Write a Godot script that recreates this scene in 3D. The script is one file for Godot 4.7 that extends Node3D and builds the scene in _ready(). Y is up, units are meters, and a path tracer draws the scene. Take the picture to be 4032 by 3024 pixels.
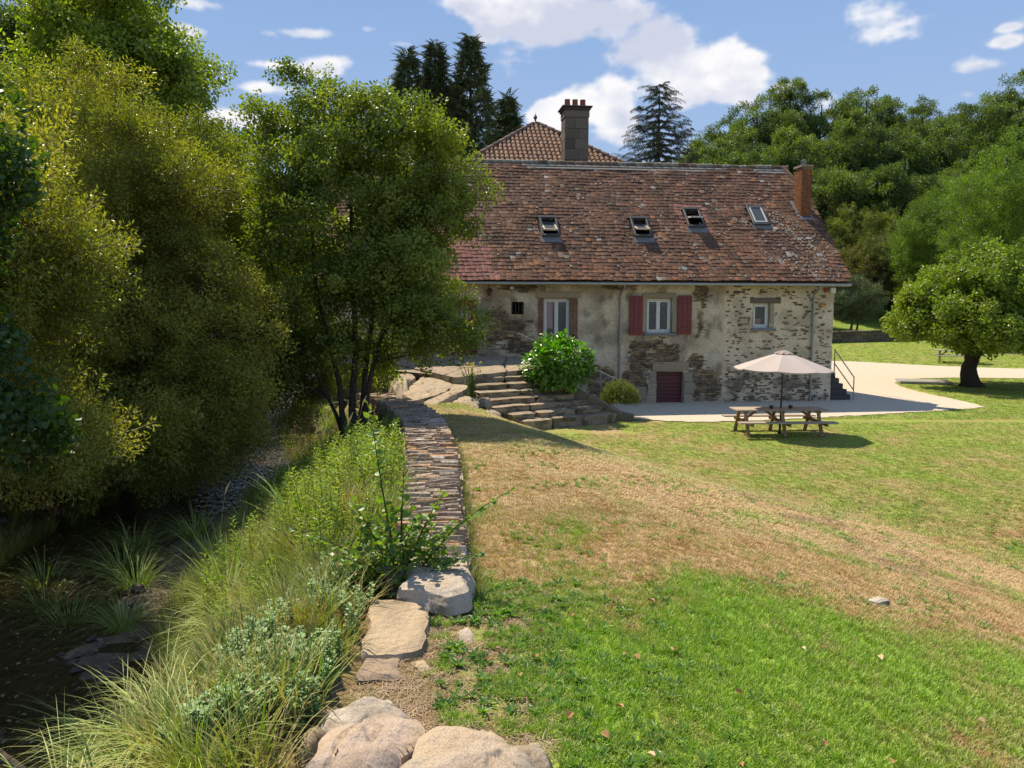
extends Node3D

const EYE := 3.77
var R := RandomNumberGenerator.new()
var mats := {}
var used := {}
var texs := {}
var N1 := FastNoiseLite.new()
var N2 := FastNoiseLite.new()
var N3 := FastNoiseLite.new()

# ---------------------------------------------------------------- mesh builder
class MB:
	var v := PackedVector3Array()
	var n := PackedVector3Array()
	var c := PackedColorArray()
	func tri(a: Vector3, b: Vector3, d: Vector3, k: Color) -> void:
		var m := (d - a).cross(b - a).normalized()
		v.append(a); v.append(b); v.append(d)
		n.append(m); n.append(m); n.append(m)
		c.append(k); c.append(k); c.append(k)
	func trio(a: Vector3, b: Vector3, d: Vector3, out: Vector3, k: Color) -> void:
		if (d - a).cross(b - a).dot(out) < 0.0:
			tri(a, d, b, k)
		else:
			tri(a, b, d, k)
	func quad(a: Vector3, b: Vector3, d: Vector3, e: Vector3, out: Vector3, k: Color) -> void:
		trio(a, b, d, out, k)
		trio(a, d, e, out, k)
	func trin(a: Vector3, b: Vector3, d: Vector3, na: Vector3, nb: Vector3, nd: Vector3, k: Color) -> void:
		if (d - a).cross(b - a).dot(na + nb + nd) < 0.0:
			var t := b; b = d; d = t
			var tn := nb; nb = nd; nd = tn
		v.append(a); v.append(b); v.append(d)
		n.append(na); n.append(nb); n.append(nd)
		c.append(k); c.append(k); c.append(k)
	func box(t: Transform3D, s: Vector3, k: Color, bev := 0.0, jit := 0.0, r: RandomNumberGenerator = null) -> void:
		var h := s * 0.5
		var o := t.origin
		if bev <= 0.0:
			var p := []
			for i in 8:
				var q := Vector3(h.x if i & 1 else -h.x, h.y if i & 2 else -h.y, h.z if i & 4 else -h.z)
				if jit > 0.0:
					q += Vector3(r.randf_range(-jit, jit), r.randf_range(-jit, jit), r.randf_range(-jit, jit))
				p.append(t * q)
			for f in [[1, 3, 7, 5, 0], [0, 2, 6, 4, 0], [2, 3, 7, 6, 1], [0, 1, 5, 4, 1], [4, 5, 7, 6, 2], [0, 1, 3, 2, 2]]:
				quad(p[f[0]], p[f[1]], p[f[2]], p[f[3]], (p[f[0]] + p[f[1]] + p[f[2]] + p[f[3]]) * 0.25 - o, k)
			return
		var P := []
		for i in 8:
			var g := Vector3(1 if i & 1 else -1, 1 if i & 2 else -1, 1 if i & 4 else -1)
			var j := Vector3.ZERO
			if jit > 0.0:
				j = Vector3(r.randf_range(-jit, jit), r.randf_range(-jit, jit), r.randf_range(-jit, jit))
			P.append([t * (Vector3(g.x * h.x, g.y * (h.y - bev), g.z * (h.z - bev)) + j), t * (Vector3(g.x * (h.x - bev), g.y * h.y, g.z * (h.z - bev)) + j), t * (Vector3(g.x * (h.x - bev), g.y * (h.y - bev), g.z * h.z) + j)])
		for f in [[1, 3, 7, 5, 0], [0, 2, 6, 4, 0], [2, 3, 7, 6, 1], [0, 1, 5, 4, 1], [4, 5, 7, 6, 2], [0, 1, 3, 2, 2]]:
			var ax: int = f[4]
			quad(P[f[0]][ax], P[f[1]][ax], P[f[2]][ax], P[f[3]][ax], (P[f[0]][ax] + P[f[1]][ax] + P[f[2]][ax] + P[f[3]][ax]) * 0.25 - o, k)
		for e in [[0, 1, 1, 2], [2, 3, 1, 2], [4, 5, 1, 2], [6, 7, 1, 2], [0, 2, 0, 2], [1, 3, 0, 2], [4, 6, 0, 2], [5, 7, 0, 2], [0, 4, 0, 1], [1, 5, 0, 1], [2, 6, 0, 1], [3, 7, 0, 1]]:
			var a: Vector3 = P[e[0]][e[2]]
			var b: Vector3 = P[e[1]][e[2]]
			var d: Vector3 = P[e[1]][e[3]]
			var g2: Vector3 = P[e[0]][e[3]]
			quad(a, b, d, g2, (a + b + d + g2) * 0.25 - o, k)
		for i in 8:
			trio(P[i][0], P[i][1], P[i][2], P[i][0] - o, k)
	func bar(a: Vector3, b: Vector3, w: float, h: float, k: Color, bev := 0.0, up := Vector3.UP) -> void:
		var d := b - a
		var z := d.normalized()
		var x := up.cross(z)
		if x.length() < 0.01:
			x = Vector3.RIGHT
		x = x.normalized()
		var y := z.cross(x)
		box(Transform3D(Basis(x, y, z), (a + b) * 0.5), Vector3(w, h, d.length()), k, bev)
	func tube(pts: Array, rad: Array, sides: int, k: Color, cap := true) -> void:
		var rings := []
		var nor := []
		var px := Vector3.ZERO
		for i in pts.size():
			var d: Vector3 = (pts[mini(i + 1, pts.size() - 1)] - pts[maxi(i - 1, 0)]).normalized()
			var x := px - d * px.dot(d)
			if x.length() < 0.05:
				x = d.cross(Vector3(0.31, 0.2, 0.93))
			x = x.normalized()
			px = x
			var y := d.cross(x)
			var ring := []
			var rn := []
			for s in sides:
				var a := TAU * s / sides
				var w := x * cos(a) + y * sin(a)
				ring.append(pts[i] + w * rad[i])
				rn.append(w)
			rings.append(ring)
			nor.append(rn)
		for i in pts.size() - 1:
			for s in sides:
				var t := (s + 1) % sides
				trin(rings[i][s], rings[i + 1][s], rings[i + 1][t], nor[i][s], nor[i + 1][s], nor[i + 1][t], k)
				trin(rings[i][s], rings[i + 1][t], rings[i][t], nor[i][s], nor[i + 1][t], nor[i][t], k)
		if cap:
			for e in [0, pts.size() - 1]:
				var out: Vector3 = pts[e] - pts[1 if e == 0 else e - 1]
				for s in sides:
					trio(pts[e], rings[e][s], rings[e][(s + 1) % sides], out, k)
	func lathe(prof: Array, sides: int, at: Vector3, k: Color) -> void:   # prof: Vector2(radius, height)
		for i in prof.size() - 1:
			var p0: Vector2 = prof[i]
			var p1: Vector2 = prof[i + 1]
			for s in sides:
				var a := TAU * s / sides
				var b := TAU * (s + 1) / sides
				var u := Vector3(cos(a), 0, sin(a))
				var w := Vector3(cos(b), 0, sin(b))
				var out := (u + w) * (p1.y - p0.y) + Vector3(0, (p0.x - p1.x) * 2.0, 0)
				quad(at + u * p0.x + Vector3(0, p0.y, 0), at + u * p1.x + Vector3(0, p1.y, 0), at + w * p1.x + Vector3(0, p1.y, 0), at + w * p0.x + Vector3(0, p0.y, 0), out, k)
	func leaf(base: Vector3, dir: Vector3, up: Vector3, l: float, w: float, k: Color, fold := 0.25, full := false) -> void:
		var side := dir.cross(up).normalized()
		var nn := side.cross(dir).normalized()
		var tip := base + dir * l - nn * l * 0.12
		if full:
			var m1 := base + dir * l * 0.4
			var m2 := base + dir * l * 0.75 - nn * l * 0.04
			var a := base + dir * l * 0.3 + side * w * 0.5 + nn * w * fold
			var b := base + dir * l * 0.68 + side * w * 0.42 + nn * w * fold * 0.8
			var a2 := base + dir * l * 0.3 - side * w * 0.5 + nn * w * fold
			var b2 := base + dir * l * 0.68 - side * w * 0.42 + nn * w * fold * 0.8
			quad(base, a, b, m2, nn, k)
			quad(base, a2, b2, m2, nn, k)
			trio(m2, b, tip, nn, k)
			trio(m2, b2, tip, nn, k)
			return
		var q := base + dir * l * 0.45
		trio(base, q + side * w * 0.5 + nn * w * fold, tip, nn, k)
		trio(base, q - side * w * 0.5 + nn * w * fold, tip, nn, k)
	func blade(base: Vector3, dir: Vector3, l: float, w: float, droop: float, segs: int, k: Color, k2: Color) -> void:
		var side := dir.cross(Vector3.UP)
		if side.length() < 0.05:
			side = Vector3.RIGHT
		side = side.normalized()
		var p := base
		var d := dir
		var fl := Vector3(dir.x, 0, dir.z)
		fl = fl.normalized() if fl.length() > 0.01 else Vector3.RIGHT
		for i in segs:
			var t0 := float(i) / segs
			var t1 := float(i + 1) / segs
			var q := p + d * l / segs
			var w0 := w * (1.0 - t0 * t0) * 0.5
			var w1 := w * (1.0 - t1 * t1) * 0.5
			var kk := k.lerp(k2, t0)
			var nn := side.cross(d)
			if i == segs - 1:
				trio(p + side * w0, p - side * w0, q, nn, kk)
			else:
				quad(p + side * w0, p - side * w0, q - side * w1, q + side * w1, nn, kk)
			p = q
			d = (d + (fl * 0.5 - Vector3.UP) * droop / segs).normalized()
	func mesh() -> ArrayMesh:
		var m := ArrayMesh.new()
		var a := []
		a.resize(Mesh.ARRAY_MAX)
		a[Mesh.ARRAY_VERTEX] = v
		a[Mesh.ARRAY_NORMAL] = n
		a[Mesh.ARRAY_COLOR] = c
		if v.size():
			m.add_surface_from_arrays(Mesh.PRIMITIVE_TRIANGLES, a)
		return m

func grid(P: PackedVector3Array, C: PackedColorArray, nu: int, nv: int, out: Vector3, skip: PackedByteArray = PackedByteArray()) -> ArrayMesh:
	var Nn := PackedVector3Array()
	Nn.resize(P.size())
	for j in nv:
		for i in nu:
			var a := P[j * nu + mini(i + 1, nu - 1)] - P[j * nu + maxi(i - 1, 0)]
			var b := P[mini(j + 1, nv - 1) * nu + i] - P[maxi(j - 1, 0) * nu + i]
			var m := a.cross(b).normalized()
			Nn[j * nu + i] = m if m.dot(out) >= 0.0 else -m
	var I := PackedInt32Array()
	for j in nv - 1:
		for i in nu - 1:
			if skip.size() and skip[j * nu + i]:
				continue
			var a := j * nu + i
			var q := (P[a + nu] - P[a]).cross(P[a + 1] - P[a])
			if q.dot(out) < 0.0:
				I.append_array(PackedInt32Array([a, a + nu, a + nu + 1, a, a + nu + 1, a + 1]))
			else:
				I.append_array(PackedInt32Array([a, a + 1, a + nu + 1, a, a + nu + 1, a + nu]))
	var m := ArrayMesh.new()
	var arr := []
	arr.resize(Mesh.ARRAY_MAX)
	arr[Mesh.ARRAY_VERTEX] = P
	arr[Mesh.ARRAY_NORMAL] = Nn
	arr[Mesh.ARRAY_COLOR] = C
	arr[Mesh.ARRAY_INDEX] = I
	m.add_surface_from_arrays(Mesh.PRIMITIVE_TRIANGLES, arr)
	return m

# ---------------------------------------------------------------- naming
func numbered(called: String) -> String:
	var k: int = used.get(called, 0)
	used[called] = k + 1
	return called if k == 0 else "%s_%03d" % [called, k]

func tag(o: Node, label := "", category := "", group := "", kind := "") -> Node:
	if label: o.set_meta("label", label)
	if category: o.set_meta("category", category)
	if group: o.set_meta("group", group)
	if kind: o.set_meta("kind", kind)
	return o

func thing(called: String, label: String, category: String, at := Vector3.ZERO, turn := 0.0, group := "") -> Node3D:
	var o := Node3D.new()
	o.name = numbered(called)
	add_child(o)
	o.position = at
	o.rotation.y = turn
	tag(o, label, category, group)
	return o

func part(called: String, m: Mesh, mat: Material, parent: Node, label := "") -> MeshInstance3D:
	var o := MeshInstance3D.new()
	o.name = called if parent != self else numbered(called)
	o.mesh = m
	o.material_override = mat
	parent.add_child(o, true)
	if label: o.set_meta("label", label)
	return o

func partb(called: String, b: MB, mat: Material, parent: Node, label := "") -> MeshInstance3D:
	return part(called, b.mesh(), mat, parent, label)

func multi(called: String, m: Mesh, mat: Material, T: Array, C: PackedColorArray, parent: Node) -> MultiMeshInstance3D:
	var mm := MultiMesh.new()
	mm.transform_format = MultiMesh.TRANSFORM_3D
	mm.use_colors = true
	mm.mesh = m
	mm.instance_count = T.size()
	for i in T.size():
		mm.set_instance_transform(i, T[i])
		mm.set_instance_color(i, C[i])
	var o := MultiMeshInstance3D.new()
	o.name = called if parent != self else numbered(called)
	o.multimesh = mm
	o.material_override = mat
	parent.add_child(o, true)
	return o

# ---------------------------------------------------------------- materials
func noise_tex(key: String, seed_: int, freq: float, oct: int, lo: float, hi: float, power := 1.0, size := 256, cell := false) -> ImageTexture:
	if texs.has(key):
		return texs[key]
	var f := FastNoiseLite.new()
	f.seed = seed_
	f.frequency = freq
	f.noise_type = FastNoiseLite.TYPE_CELLULAR if cell else FastNoiseLite.TYPE_SIMPLEX_SMOOTH
	f.fractal_type = FastNoiseLite.FRACTAL_FBM
	f.fractal_octaves = oct
	var src: PackedByteArray = f.get_seamless_image(size, size).get_data()
	var out := PackedByteArray()
	out.resize(size * size)
	for i in size * size:
		out[i] = int(255.0 * clampf(lo + (hi - lo) * pow(src[i] / 255.0, power), 0.0, 1.0))
	var im := Image.create_from_data(size, size, false, Image.FORMAT_L8, out)
	texs[key] = ImageTexture.create_from_image(im)
	return texs[key]

func mat(key: String, col: Color, rough := 0.9, tex := "", scale := 1.0, bump := "", cm := 0.5, world := false) -> StandardMaterial3D:
	if mats.has(key):
		return mats[key]
	var m := StandardMaterial3D.new()
	m.resource_name = key
	m.albedo_color = col
	m.roughness = rough
	m.vertex_color_use_as_albedo = true
	if tex:
		m.albedo_texture = texs[tex]
	if bump:
		m.heightmap_enabled = true
		m.heightmap_texture = texs[bump]
		m.heightmap_scale = cm
	if tex or bump:
		m.uv1_triplanar = true
		m.uv1_world_triplanar = world
		m.uv1_scale = Vector3.ONE * scale
	m.metallic_specular = 0.2
	mats[key] = m
	return m

func leafmat(key: String, back: Color, rough := 0.5, spec := 0.5) -> StandardMaterial3D:
	if mats.has(key):
		return mats[key]
	var m := StandardMaterial3D.new()
	m.resource_name = key
	m.roughness = rough
	m.metallic_specular = spec
	m.vertex_color_use_as_albedo = true
	m.cull_mode = BaseMaterial3D.CULL_DISABLED
	m.backlight_enabled = true
	m.backlight = back
	mats[key] = m
	return m

func vary(k: Color, amount: float) -> Color:
	var f := 1.0 + R.randf_range(-amount, amount)
	return Color(k.r * f * (1.0 + R.randf_range(-amount, amount) * 0.3), k.g * f, k.b * f * (1.0 + R.randf_range(-amount, amount) * 0.3))

func lut(z: float, a: Array) -> float:      # a: pairs (distance, value)
	var d := -z
	if d <= a[0]: return a[1]
	for i in range(2, a.size(), 2):
		if d <= a[i]:
			return lerpf(a[i - 1], a[i + 1], (d - a[i - 2]) / (a[i] - a[i - 2]))
	return a[a.size() - 1]

func rdir() -> Vector3:
	var y := R.randf_range(-1, 1)
	var a := R.randf() * TAU
	var s := sqrt(1.0 - y * y)
	return Vector3(cos(a) * s, y, sin(a) * s)

func basis_y(y: Vector3, roll: float) -> Basis:   # a basis whose y axis points along y
	var x := y.cross(Vector3(0.36, 0.48, 0.8))
	if x.length() < 0.05:
		x = y.cross(Vector3(1, 0, 0))
	x = x.normalized()
	var z := x.cross(y).normalized()
	return Basis(x, y, z) * Basis(Vector3.UP, roll)

# ---------------------------------------------------------------- the lie of the land
func w_right(z: float) -> float: return lut(z, [0.0, -0.1, 6.0, -0.36, 12.0, -0.88, 15.0, -1.3, 17.0, -1.75, 20.0, -2.7, 22.0, -3.5, 30.0, -7.5])
func w_width(z: float) -> float: return lut(z, [0.0, 0.95, 5.5, 0.85, 6.6, 0.62, 8.0, 0.62, 12.0, 0.72, 20.0, 0.85])
func w_left(z: float) -> float: return w_right(z) - w_width(z)
func w_top(z: float) -> float: return lut(z, [0.0, 1.6, 13.0, 1.6, 18.0, 1.5, 22.0, 1.3])
func stream_x(z: float) -> float: return lut(z, [0.0, -5.2, 7.0, -5.8, 14.0, -6.9, 23.0, -6.6, 35.0, -9.0, 60.0, -20.0])
func ground_h(x: float, z: float) -> float:
	var rise := 0.035 * maxf(0.0, -z - 38.0)
	var hill := smoothstep(64.0, 120.0, -z) * (8.0 + 0.07 * clampf(x, -40.0, 80.0)) * smoothstep(-30.0, 25.0, x + 0.0)
	rise = minf(rise, 2.0) + hill
	if x >= w_left(z):
		var a := lut(z, [0.0, 1.46, 6.0, 1.43, 9.0, 1.38, 12.0, 1.38, 17.0, 1.3, 21.0, 1.05, 23.5, 0.9, 26.0, 0.4])
		var b := lut(z, [0.0, 5.5, 8.0, 5.0, 13.0, 3.6, 17.0, 1.8, 20.0, 0.6, 22.5, -0.3, 25.0, -1.0])
		var w := lut(z, [0.0, 3.6, 10.0, 4.0, 13.0, 3.8, 20.0, 2.2, 23.0, 1.2])
		var lump := 0.0
		if z > -26.0:
			lump = N2.get_noise_2d(x * 3.0, z * 3.0) * 0.035 * smoothstep(26.0, 21.0, -z)
		return a * (1.0 - smoothstep(b - w, b + w, x)) + rise + lump
	var t := lut(z, [0.0, 1.42, 5.0, 1.4, 7.0, 1.28, 9.0, 1.12, 13.0, 0.8, 18.0, 0.4, 30.0, 0.4])
	var c := stream_x(z)
	var bump_ := N2.get_noise_2d(x * 6.0, z * 6.0) * 0.09
	bump_ += N1.get_noise_2d(x * 5.0 + 30.0, z * 5.0) * 0.14
	if x > c:
		bump_ += 0.24 * smoothstep(0.2, 1.2, x - c) * smoothstep(7.5, 9.0, -z) * smoothstep(17.5, 15.0, -z)
		var l := w_left(z)
		return t + (-0.6 - t) * smoothstep(0.3, minf(lut(z, [0.0, 2.7, 8.0, 2.8, 12.0, 3.4]), l - c - 0.7), l - x) + bump_
	var d := c - x
	return -0.6 + smoothstep(1.2, 3.6, d) + maxf(0.0, d - 3.6) * 0.07 + rise + bump_

func dryness(x: float, z: float) -> float:
	var n := N1.get_noise_2d(x * 2.2, z * 2.2) * 0.55 + N2.get_noise_2d(x * 8.0, z * 5.0) * 0.55 + N3.get_noise_2d(x * 34.0, z * 34.0) * 0.5
	var d := lut(z, [0.0, 0.08, 5.8, 0.1, 7.2, 0.86, 10.5, 0.98, 13.5, 0.86, 16.0, 0.68, 22.0, 0.6, 26.0, 0.5, 60.0, 0.42])
	d += 0.3 * smoothstep(1.8, 3.4, x) * smoothstep(9.0, 5.5, -z) - 0.16 * smoothstep(2.8, 5.0, x) * smoothstep(6.5, 9.0, -z)
	d -= 0.14 * smoothstep(5.0, 8.0, x) * smoothstep(8.0, 14.0, -z)
	d += 0.3 * smoothstep(1.5, -1.0, x) * smoothstep(12.0, 14.0, -z) * smoothstep(22.0, 19.0, -z)
	var hole := Vector2(x - 0.4, (z + 8.1) * 0.6).length()
	d -= 0.45 * smoothstep(0.7, 0.2, hole)
	return clampf(d + n * 0.85, 0.0, 1.0)

const GREEN := Color(0.3, 0.43, 0.055)
const MID := Color(0.36, 0.37, 0.1)
const DRY := Color(0.55, 0.375, 0.215)
const RUST := Color(0.46, 0.265, 0.13)
func lawn_col(x: float, z: float) -> Color:
	var d := dryness(x, z)
	var k := GREEN.lerp(MID, smoothstep(0.05, 0.45, d)) if d < 0.45 else MID.lerp(DRY, smoothstep(0.45, 0.85, d))
	if d > 0.5:
		k = k.lerp(RUST, clampf(N2.get_noise_2d(x * 14.0 + 50.0, z * 9.0) * 1.6, 0.0, 0.8))
	if z < -13.0:
		k = k.lerp(Color(0.36, 0.33, 0.11), 0.4)
	var bl := lut(z, [0.0, 5.2, 8.0, 4.9, 13.0, 4.4, 16.0, 3.8, 20.0, 2.0])   # worn soil along the foot of the bank
	var soil := smoothstep(1.3, 0.2, absf(x - bl)) * smoothstep(7.5, 9.5, -z) * smoothstep(16.5, 13.5, -z)
	k = k.lerp(Color(0.24, 0.15, 0.085), clampf(soil * (0.15 + 1.5 * N2.get_noise_2d(x * 10.0, z * 10.0)), 0.0, 0.75))
	return k

# ---------------------------------------------------------------- sky
func make_sky() -> ImageTexture:
	var W := 2048
	var Hh := 1024
	var im := Image.create(W, Hh, false, Image.FORMAT_RGBF)
	im.fill(Color(0.2, 0.2, 0.17))
	var f := FastNoiseLite.new()
	f.seed = 11
	f.frequency = 1.0
	f.fractal_octaves = 7
	f.fractal_gain = 0.56
	# clouds where the photograph has them: azimuth, elevation, half width, half height, strength
	var src := [1250, 50, 250, 65, 1.0, 1420, 100, 190, 85, 1.0, 1565, 140, 110, 90, 0.95, 1300, 190, 170, 60, 0.75, 1120, 50, 150, 55, 0.9, 1000, 20, 110, 30, 0.8,
		1195, 240, 75, 38, 0.85, 1345, 245, 60, 55, 0.75, 1480, 215, 90, 60, 0.75, 1330, 310, 120, 40, 0.6, 1520, 290, 60, 40, 0.6, 700, 150, 62, 26, 0.85, 640, 68, 115, 16, 0.8, 575, 72, 42, 18, 0.85,
		400, 68, 60, 16, 0.8, 830, 32, 75, 14, 0.75, 800, 62, 35, 12, 0.7, 870, 95, 50, 9, 0.65, 580, 190, 70, 16, 0.75, 600, 140, 70, 12, 0.7, 430, 8, 80, 18, 0.75, 575, 4, 50, 16, 0.7,
		2110, 150, 75, 26, 0.8, 2080, 205, 50, 14, 0.75, 2175, 92, 32, 14, 0.7, 1690, 195, 40, 30, 0.55, 1610, 15, 25, 14, 0.6, 500, 258, 60, 18, 0.6, 1140, 130, 120, 50, 0.5, 2180, 60, 25, 8, 0.55]
	var blobs := []
	for i in range(0, src.size(), 5):
		var px: float = (src[i] - 1106.0) / 1701.0
		var py: float = (829.5 - src[i + 1]) / 1701.0
		var d := Vector3(px, py * 0.99506 - 0.09932, -py * 0.09932 - 0.99506).normalized()
		blobs.append([atan2(d.x, -d.z), asin(d.y), src[i + 2] / 1701.0, src[i + 3] / 1701.0, src[i + 4]])
	sky_rows(im, W, Hh, 512, PI, f, blobs)
	im.resize(4096, 2048, Image.INTERPOLATE_CUBIC)
	sky_rows(im, 4096, 2048, 1024, 0.72, f, blobs)
	return ImageTexture.create_from_image(im)

func sky_rows(im: Image, W: int, Hh: int, rows: int, reach: float, f: FastNoiseLite, blobs: Array) -> void:
	for y in rows:
		var el := PI * 0.5 - (y + 0.5) / Hh * PI
		if reach < 3.0 and el > 0.62: continue
		var sy := sin(el)
		var cy := cos(el)
		var t := pow(1.0 - sy, 3.2)
		var base := Color(0.125, 0.235, 0.46).lerp(Color(0.35, 0.44, 0.57), t)
		var mine := []
		for b in blobs:
			if absf(el - b[1]) < b[3] * 2.6: mine.append(b)
		for x in W:
			var az := (x + 0.5) / W * TAU
			if az > PI: az -= TAU
			if absf(az) > reach: continue
			var dx := sin(az) * cy
			var dz := -cos(az) * cy
			var q := 4.6
			var n := f.get_noise_3d(dx * q, sy * q * 1.7, dz * q)
			var cover := lerpf(-0.42, -0.2, maxf(smoothstep(0.75, 1.2, absf(az)), smoothstep(0.62, 0.9, el)))  # unseen clouds outside the view are added thicker, to whiten the shade light
			for b in mine:
				var a: float = (az - b[0]) / b[2]
				if absf(a) < 2.6:
					var e: float = (el - b[1]) / b[3]
					cover = maxf(cover, -0.42 + 0.98 * b[4] * exp(-a * a - e * e))
			var d := n * 1.2 + cover
			if d > 0.0:
				var dens := smoothstep(0.0, 0.34, d)
				var up := f.get_noise_3d(dx * q - 0.05, (sy + 0.04) * q * 1.7, dz * q) * 1.2 + cover
				var lit := clampf(0.7 + (d - up) * 1.7 - 0.62 * smoothstep(0.12, 0.5, d), 0.0, 1.0)
				var cc := Color(0.42, 0.44, 0.525).lerp(Color(0.66, 0.65, 0.65), lit)
				im.set_pixel(x, y, base.lerp(cc, dens * 0.95))
			else:
				im.set_pixel(x, y, base)

func _ready() -> void:
	R.seed = 4
	N1.seed = 3; N1.frequency = 0.18; N1.fractal_octaves = 4
	N2.seed = 5; N2.frequency = 0.11; N2.fractal_octaves = 4
	N3.seed = 9; N3.frequency = 0.2; N3.fractal_octaves = 2
	# camera
	var cam := Camera3D.new()
	cam.name = "camera"
	cam.position = Vector3(0, EYE, 0)
	cam.rotation_degrees.x = -5.7
	cam.fov = 52.0
	cam.near = 0.1
	cam.far = 1500.0
	add_child(cam)
	# sky, sun, exposure
	var env := Environment.new()
	var sk := PanoramaSkyMaterial.new()
	sk.panorama = make_sky()
	sk.energy_multiplier = 1.0
	var sky_ := Sky.new()
	sky_.sky_material = sk
	env.background_mode = Environment.BG_SKY
	env.sky = sky_
	env.tonemap_mode = Environment.TONE_MAPPER_LINEAR
	env.tonemap_exposure = 1.55
	env.sdfgi_enabled = true
	env.ssao_enabled = true
	env.ssil_enabled = true
	var we := WorldEnvironment.new()
	we.name = "environment"
	we.environment = env
	add_child(we)
	var sun := DirectionalLight3D.new()
	sun.name = "sun"
	sun.light_energy = 1.6
	sun.light_color = Color(1.0, 0.95, 0.85)
	sun.light_angular_distance = 0.5
	sun.shadow_enabled = true
	add_child(sun)
	sun.look_at_from_position(Vector3.ZERO, Vector3(0.41, -1.0, 0.54))
	# textures
	noise_tex("grain", 1, 0.06, 4, 0.68, 1.0, 0.8)
	noise_tex("blotch", 2, 0.012, 5, 0.55, 1.0, 0.8, 512)
	noise_tex("rough", 3, 0.03, 5, 0.0, 1.0)
	noise_tex("pebble", 4, 0.045, 2, 0.0, 1.0, 1.0, 256, true)
	noise_tex("pebblec", 4, 0.045, 2, 0.6, 1.0, 1.0, 256, true)
	noise_tex("soft", 8, 0.02, 5, 0.8, 1.0, 0.8, 512)
	materials()
	# large structure
	make_ground()
	make_path()
	make_water()
	make_house()
	make_pavilion()
	make_terrace()
	make_stone_wall()
	make_far()
	# objects
	make_garden()
	make_trees()
	make_bank()
	make_grass()
	make_small()

func materials() -> void:
	mat("ground", Color.WHITE, 0.97, "grain", 2.2, "rough", 2.0, true)
	mat("stone", Color.WHITE, 0.92, "blotch", 0.9, "rough", 0.5)
	noise_tex("speck", 12, 0.09, 3, 0.6, 1.0, 0.7, 512)
	mat("granite", Color.WHITE, 0.9, "speck", 1.6, "rough", 1.4, true)
	mat("schist", Color.WHITE, 0.85, "blotch", 2.5, "rough", 0.7, true)
	mat("gravel", Color.WHITE, 0.97, "pebblec", 3.0, "pebble", 2.0, true)
	mat("plaster", Color.WHITE, 0.96, "soft", 0.8, "rough", 2.0)
	mat("tile", Color.WHITE, 0.88, "blotch", 1.3, "rough", 0.6)
	mat("brick", Color.WHITE, 0.92, "blotch", 2.0, "rough", 0.6)
	mat("paint", Color.WHITE, 0.55, "grain", 1.5)
	mat("wood", Color.WHITE, 0.75, "grain", 2.0, "rough", 0.3)
	mat("metal", Color.WHITE, 0.42, "grain", 3.0)
	mats["metal"].metallic = 0.35
	mats["metal"].metallic_specular = 0.5
	mats["paint"].metallic_specular = 0.5
	mat("cloth", Color.WHITE, 0.9)
	mats["cloth"].backlight_enabled = true
	mats["cloth"].backlight = Color(0.5, 0.45, 0.42)
	mat("plain", Color.WHITE, 0.7)
	mat("bark", Color.WHITE, 0.95, "blotch", 1.5, "rough", 2.0)
	var g := StandardMaterial3D.new()
	g.resource_name = "window_glass"
	g.transparency = BaseMaterial3D.TRANSPARENCY_ALPHA
	g.albedo_color = Color(0.8, 0.85, 0.85, 0.12)
	g.roughness = 0.03
	mats["glass"] = g
	var w := StandardMaterial3D.new()
	w.resource_name = "stream_water"
	w.refraction_enabled = true
	w.refraction_scale = 0.033
	w.albedo_color = Color(0.62, 0.56, 0.42, 0.05)
	w.roughness = 0.04
	w.heightmap_enabled = true
	w.heightmap_texture = texs["rough"]
	w.heightmap_scale = 3.0
	w.uv1_triplanar = true
	w.uv1_world_triplanar = true
	w.uv1_scale = Vector3(0.7, 0.7, 0.35)
	mats["water"] = w
	leafmat("leaf", Color(0.95, 1.0, 0.32), 0.42)
	leafmat("leaf_gloss", Color(0.7, 1.0, 0.2), 0.3, 0.6)
	leafmat("leaf_dull", Color(0.5, 0.6, 0.2), 0.55)
	leafmat("blade", Color(0.7, 0.8, 0.25), 0.55)
	leafmat("needle", Color(0.1, 0.13, 0.06), 0.6)

func steps_list(a: float, b: float, s: float) -> Array:
	var out := []
	var n := maxi(1, int(ceil(absf(b - a) / s)))
	for i in n:
		out.append(lerpf(a, b, float(i) / n))
	return out

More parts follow.
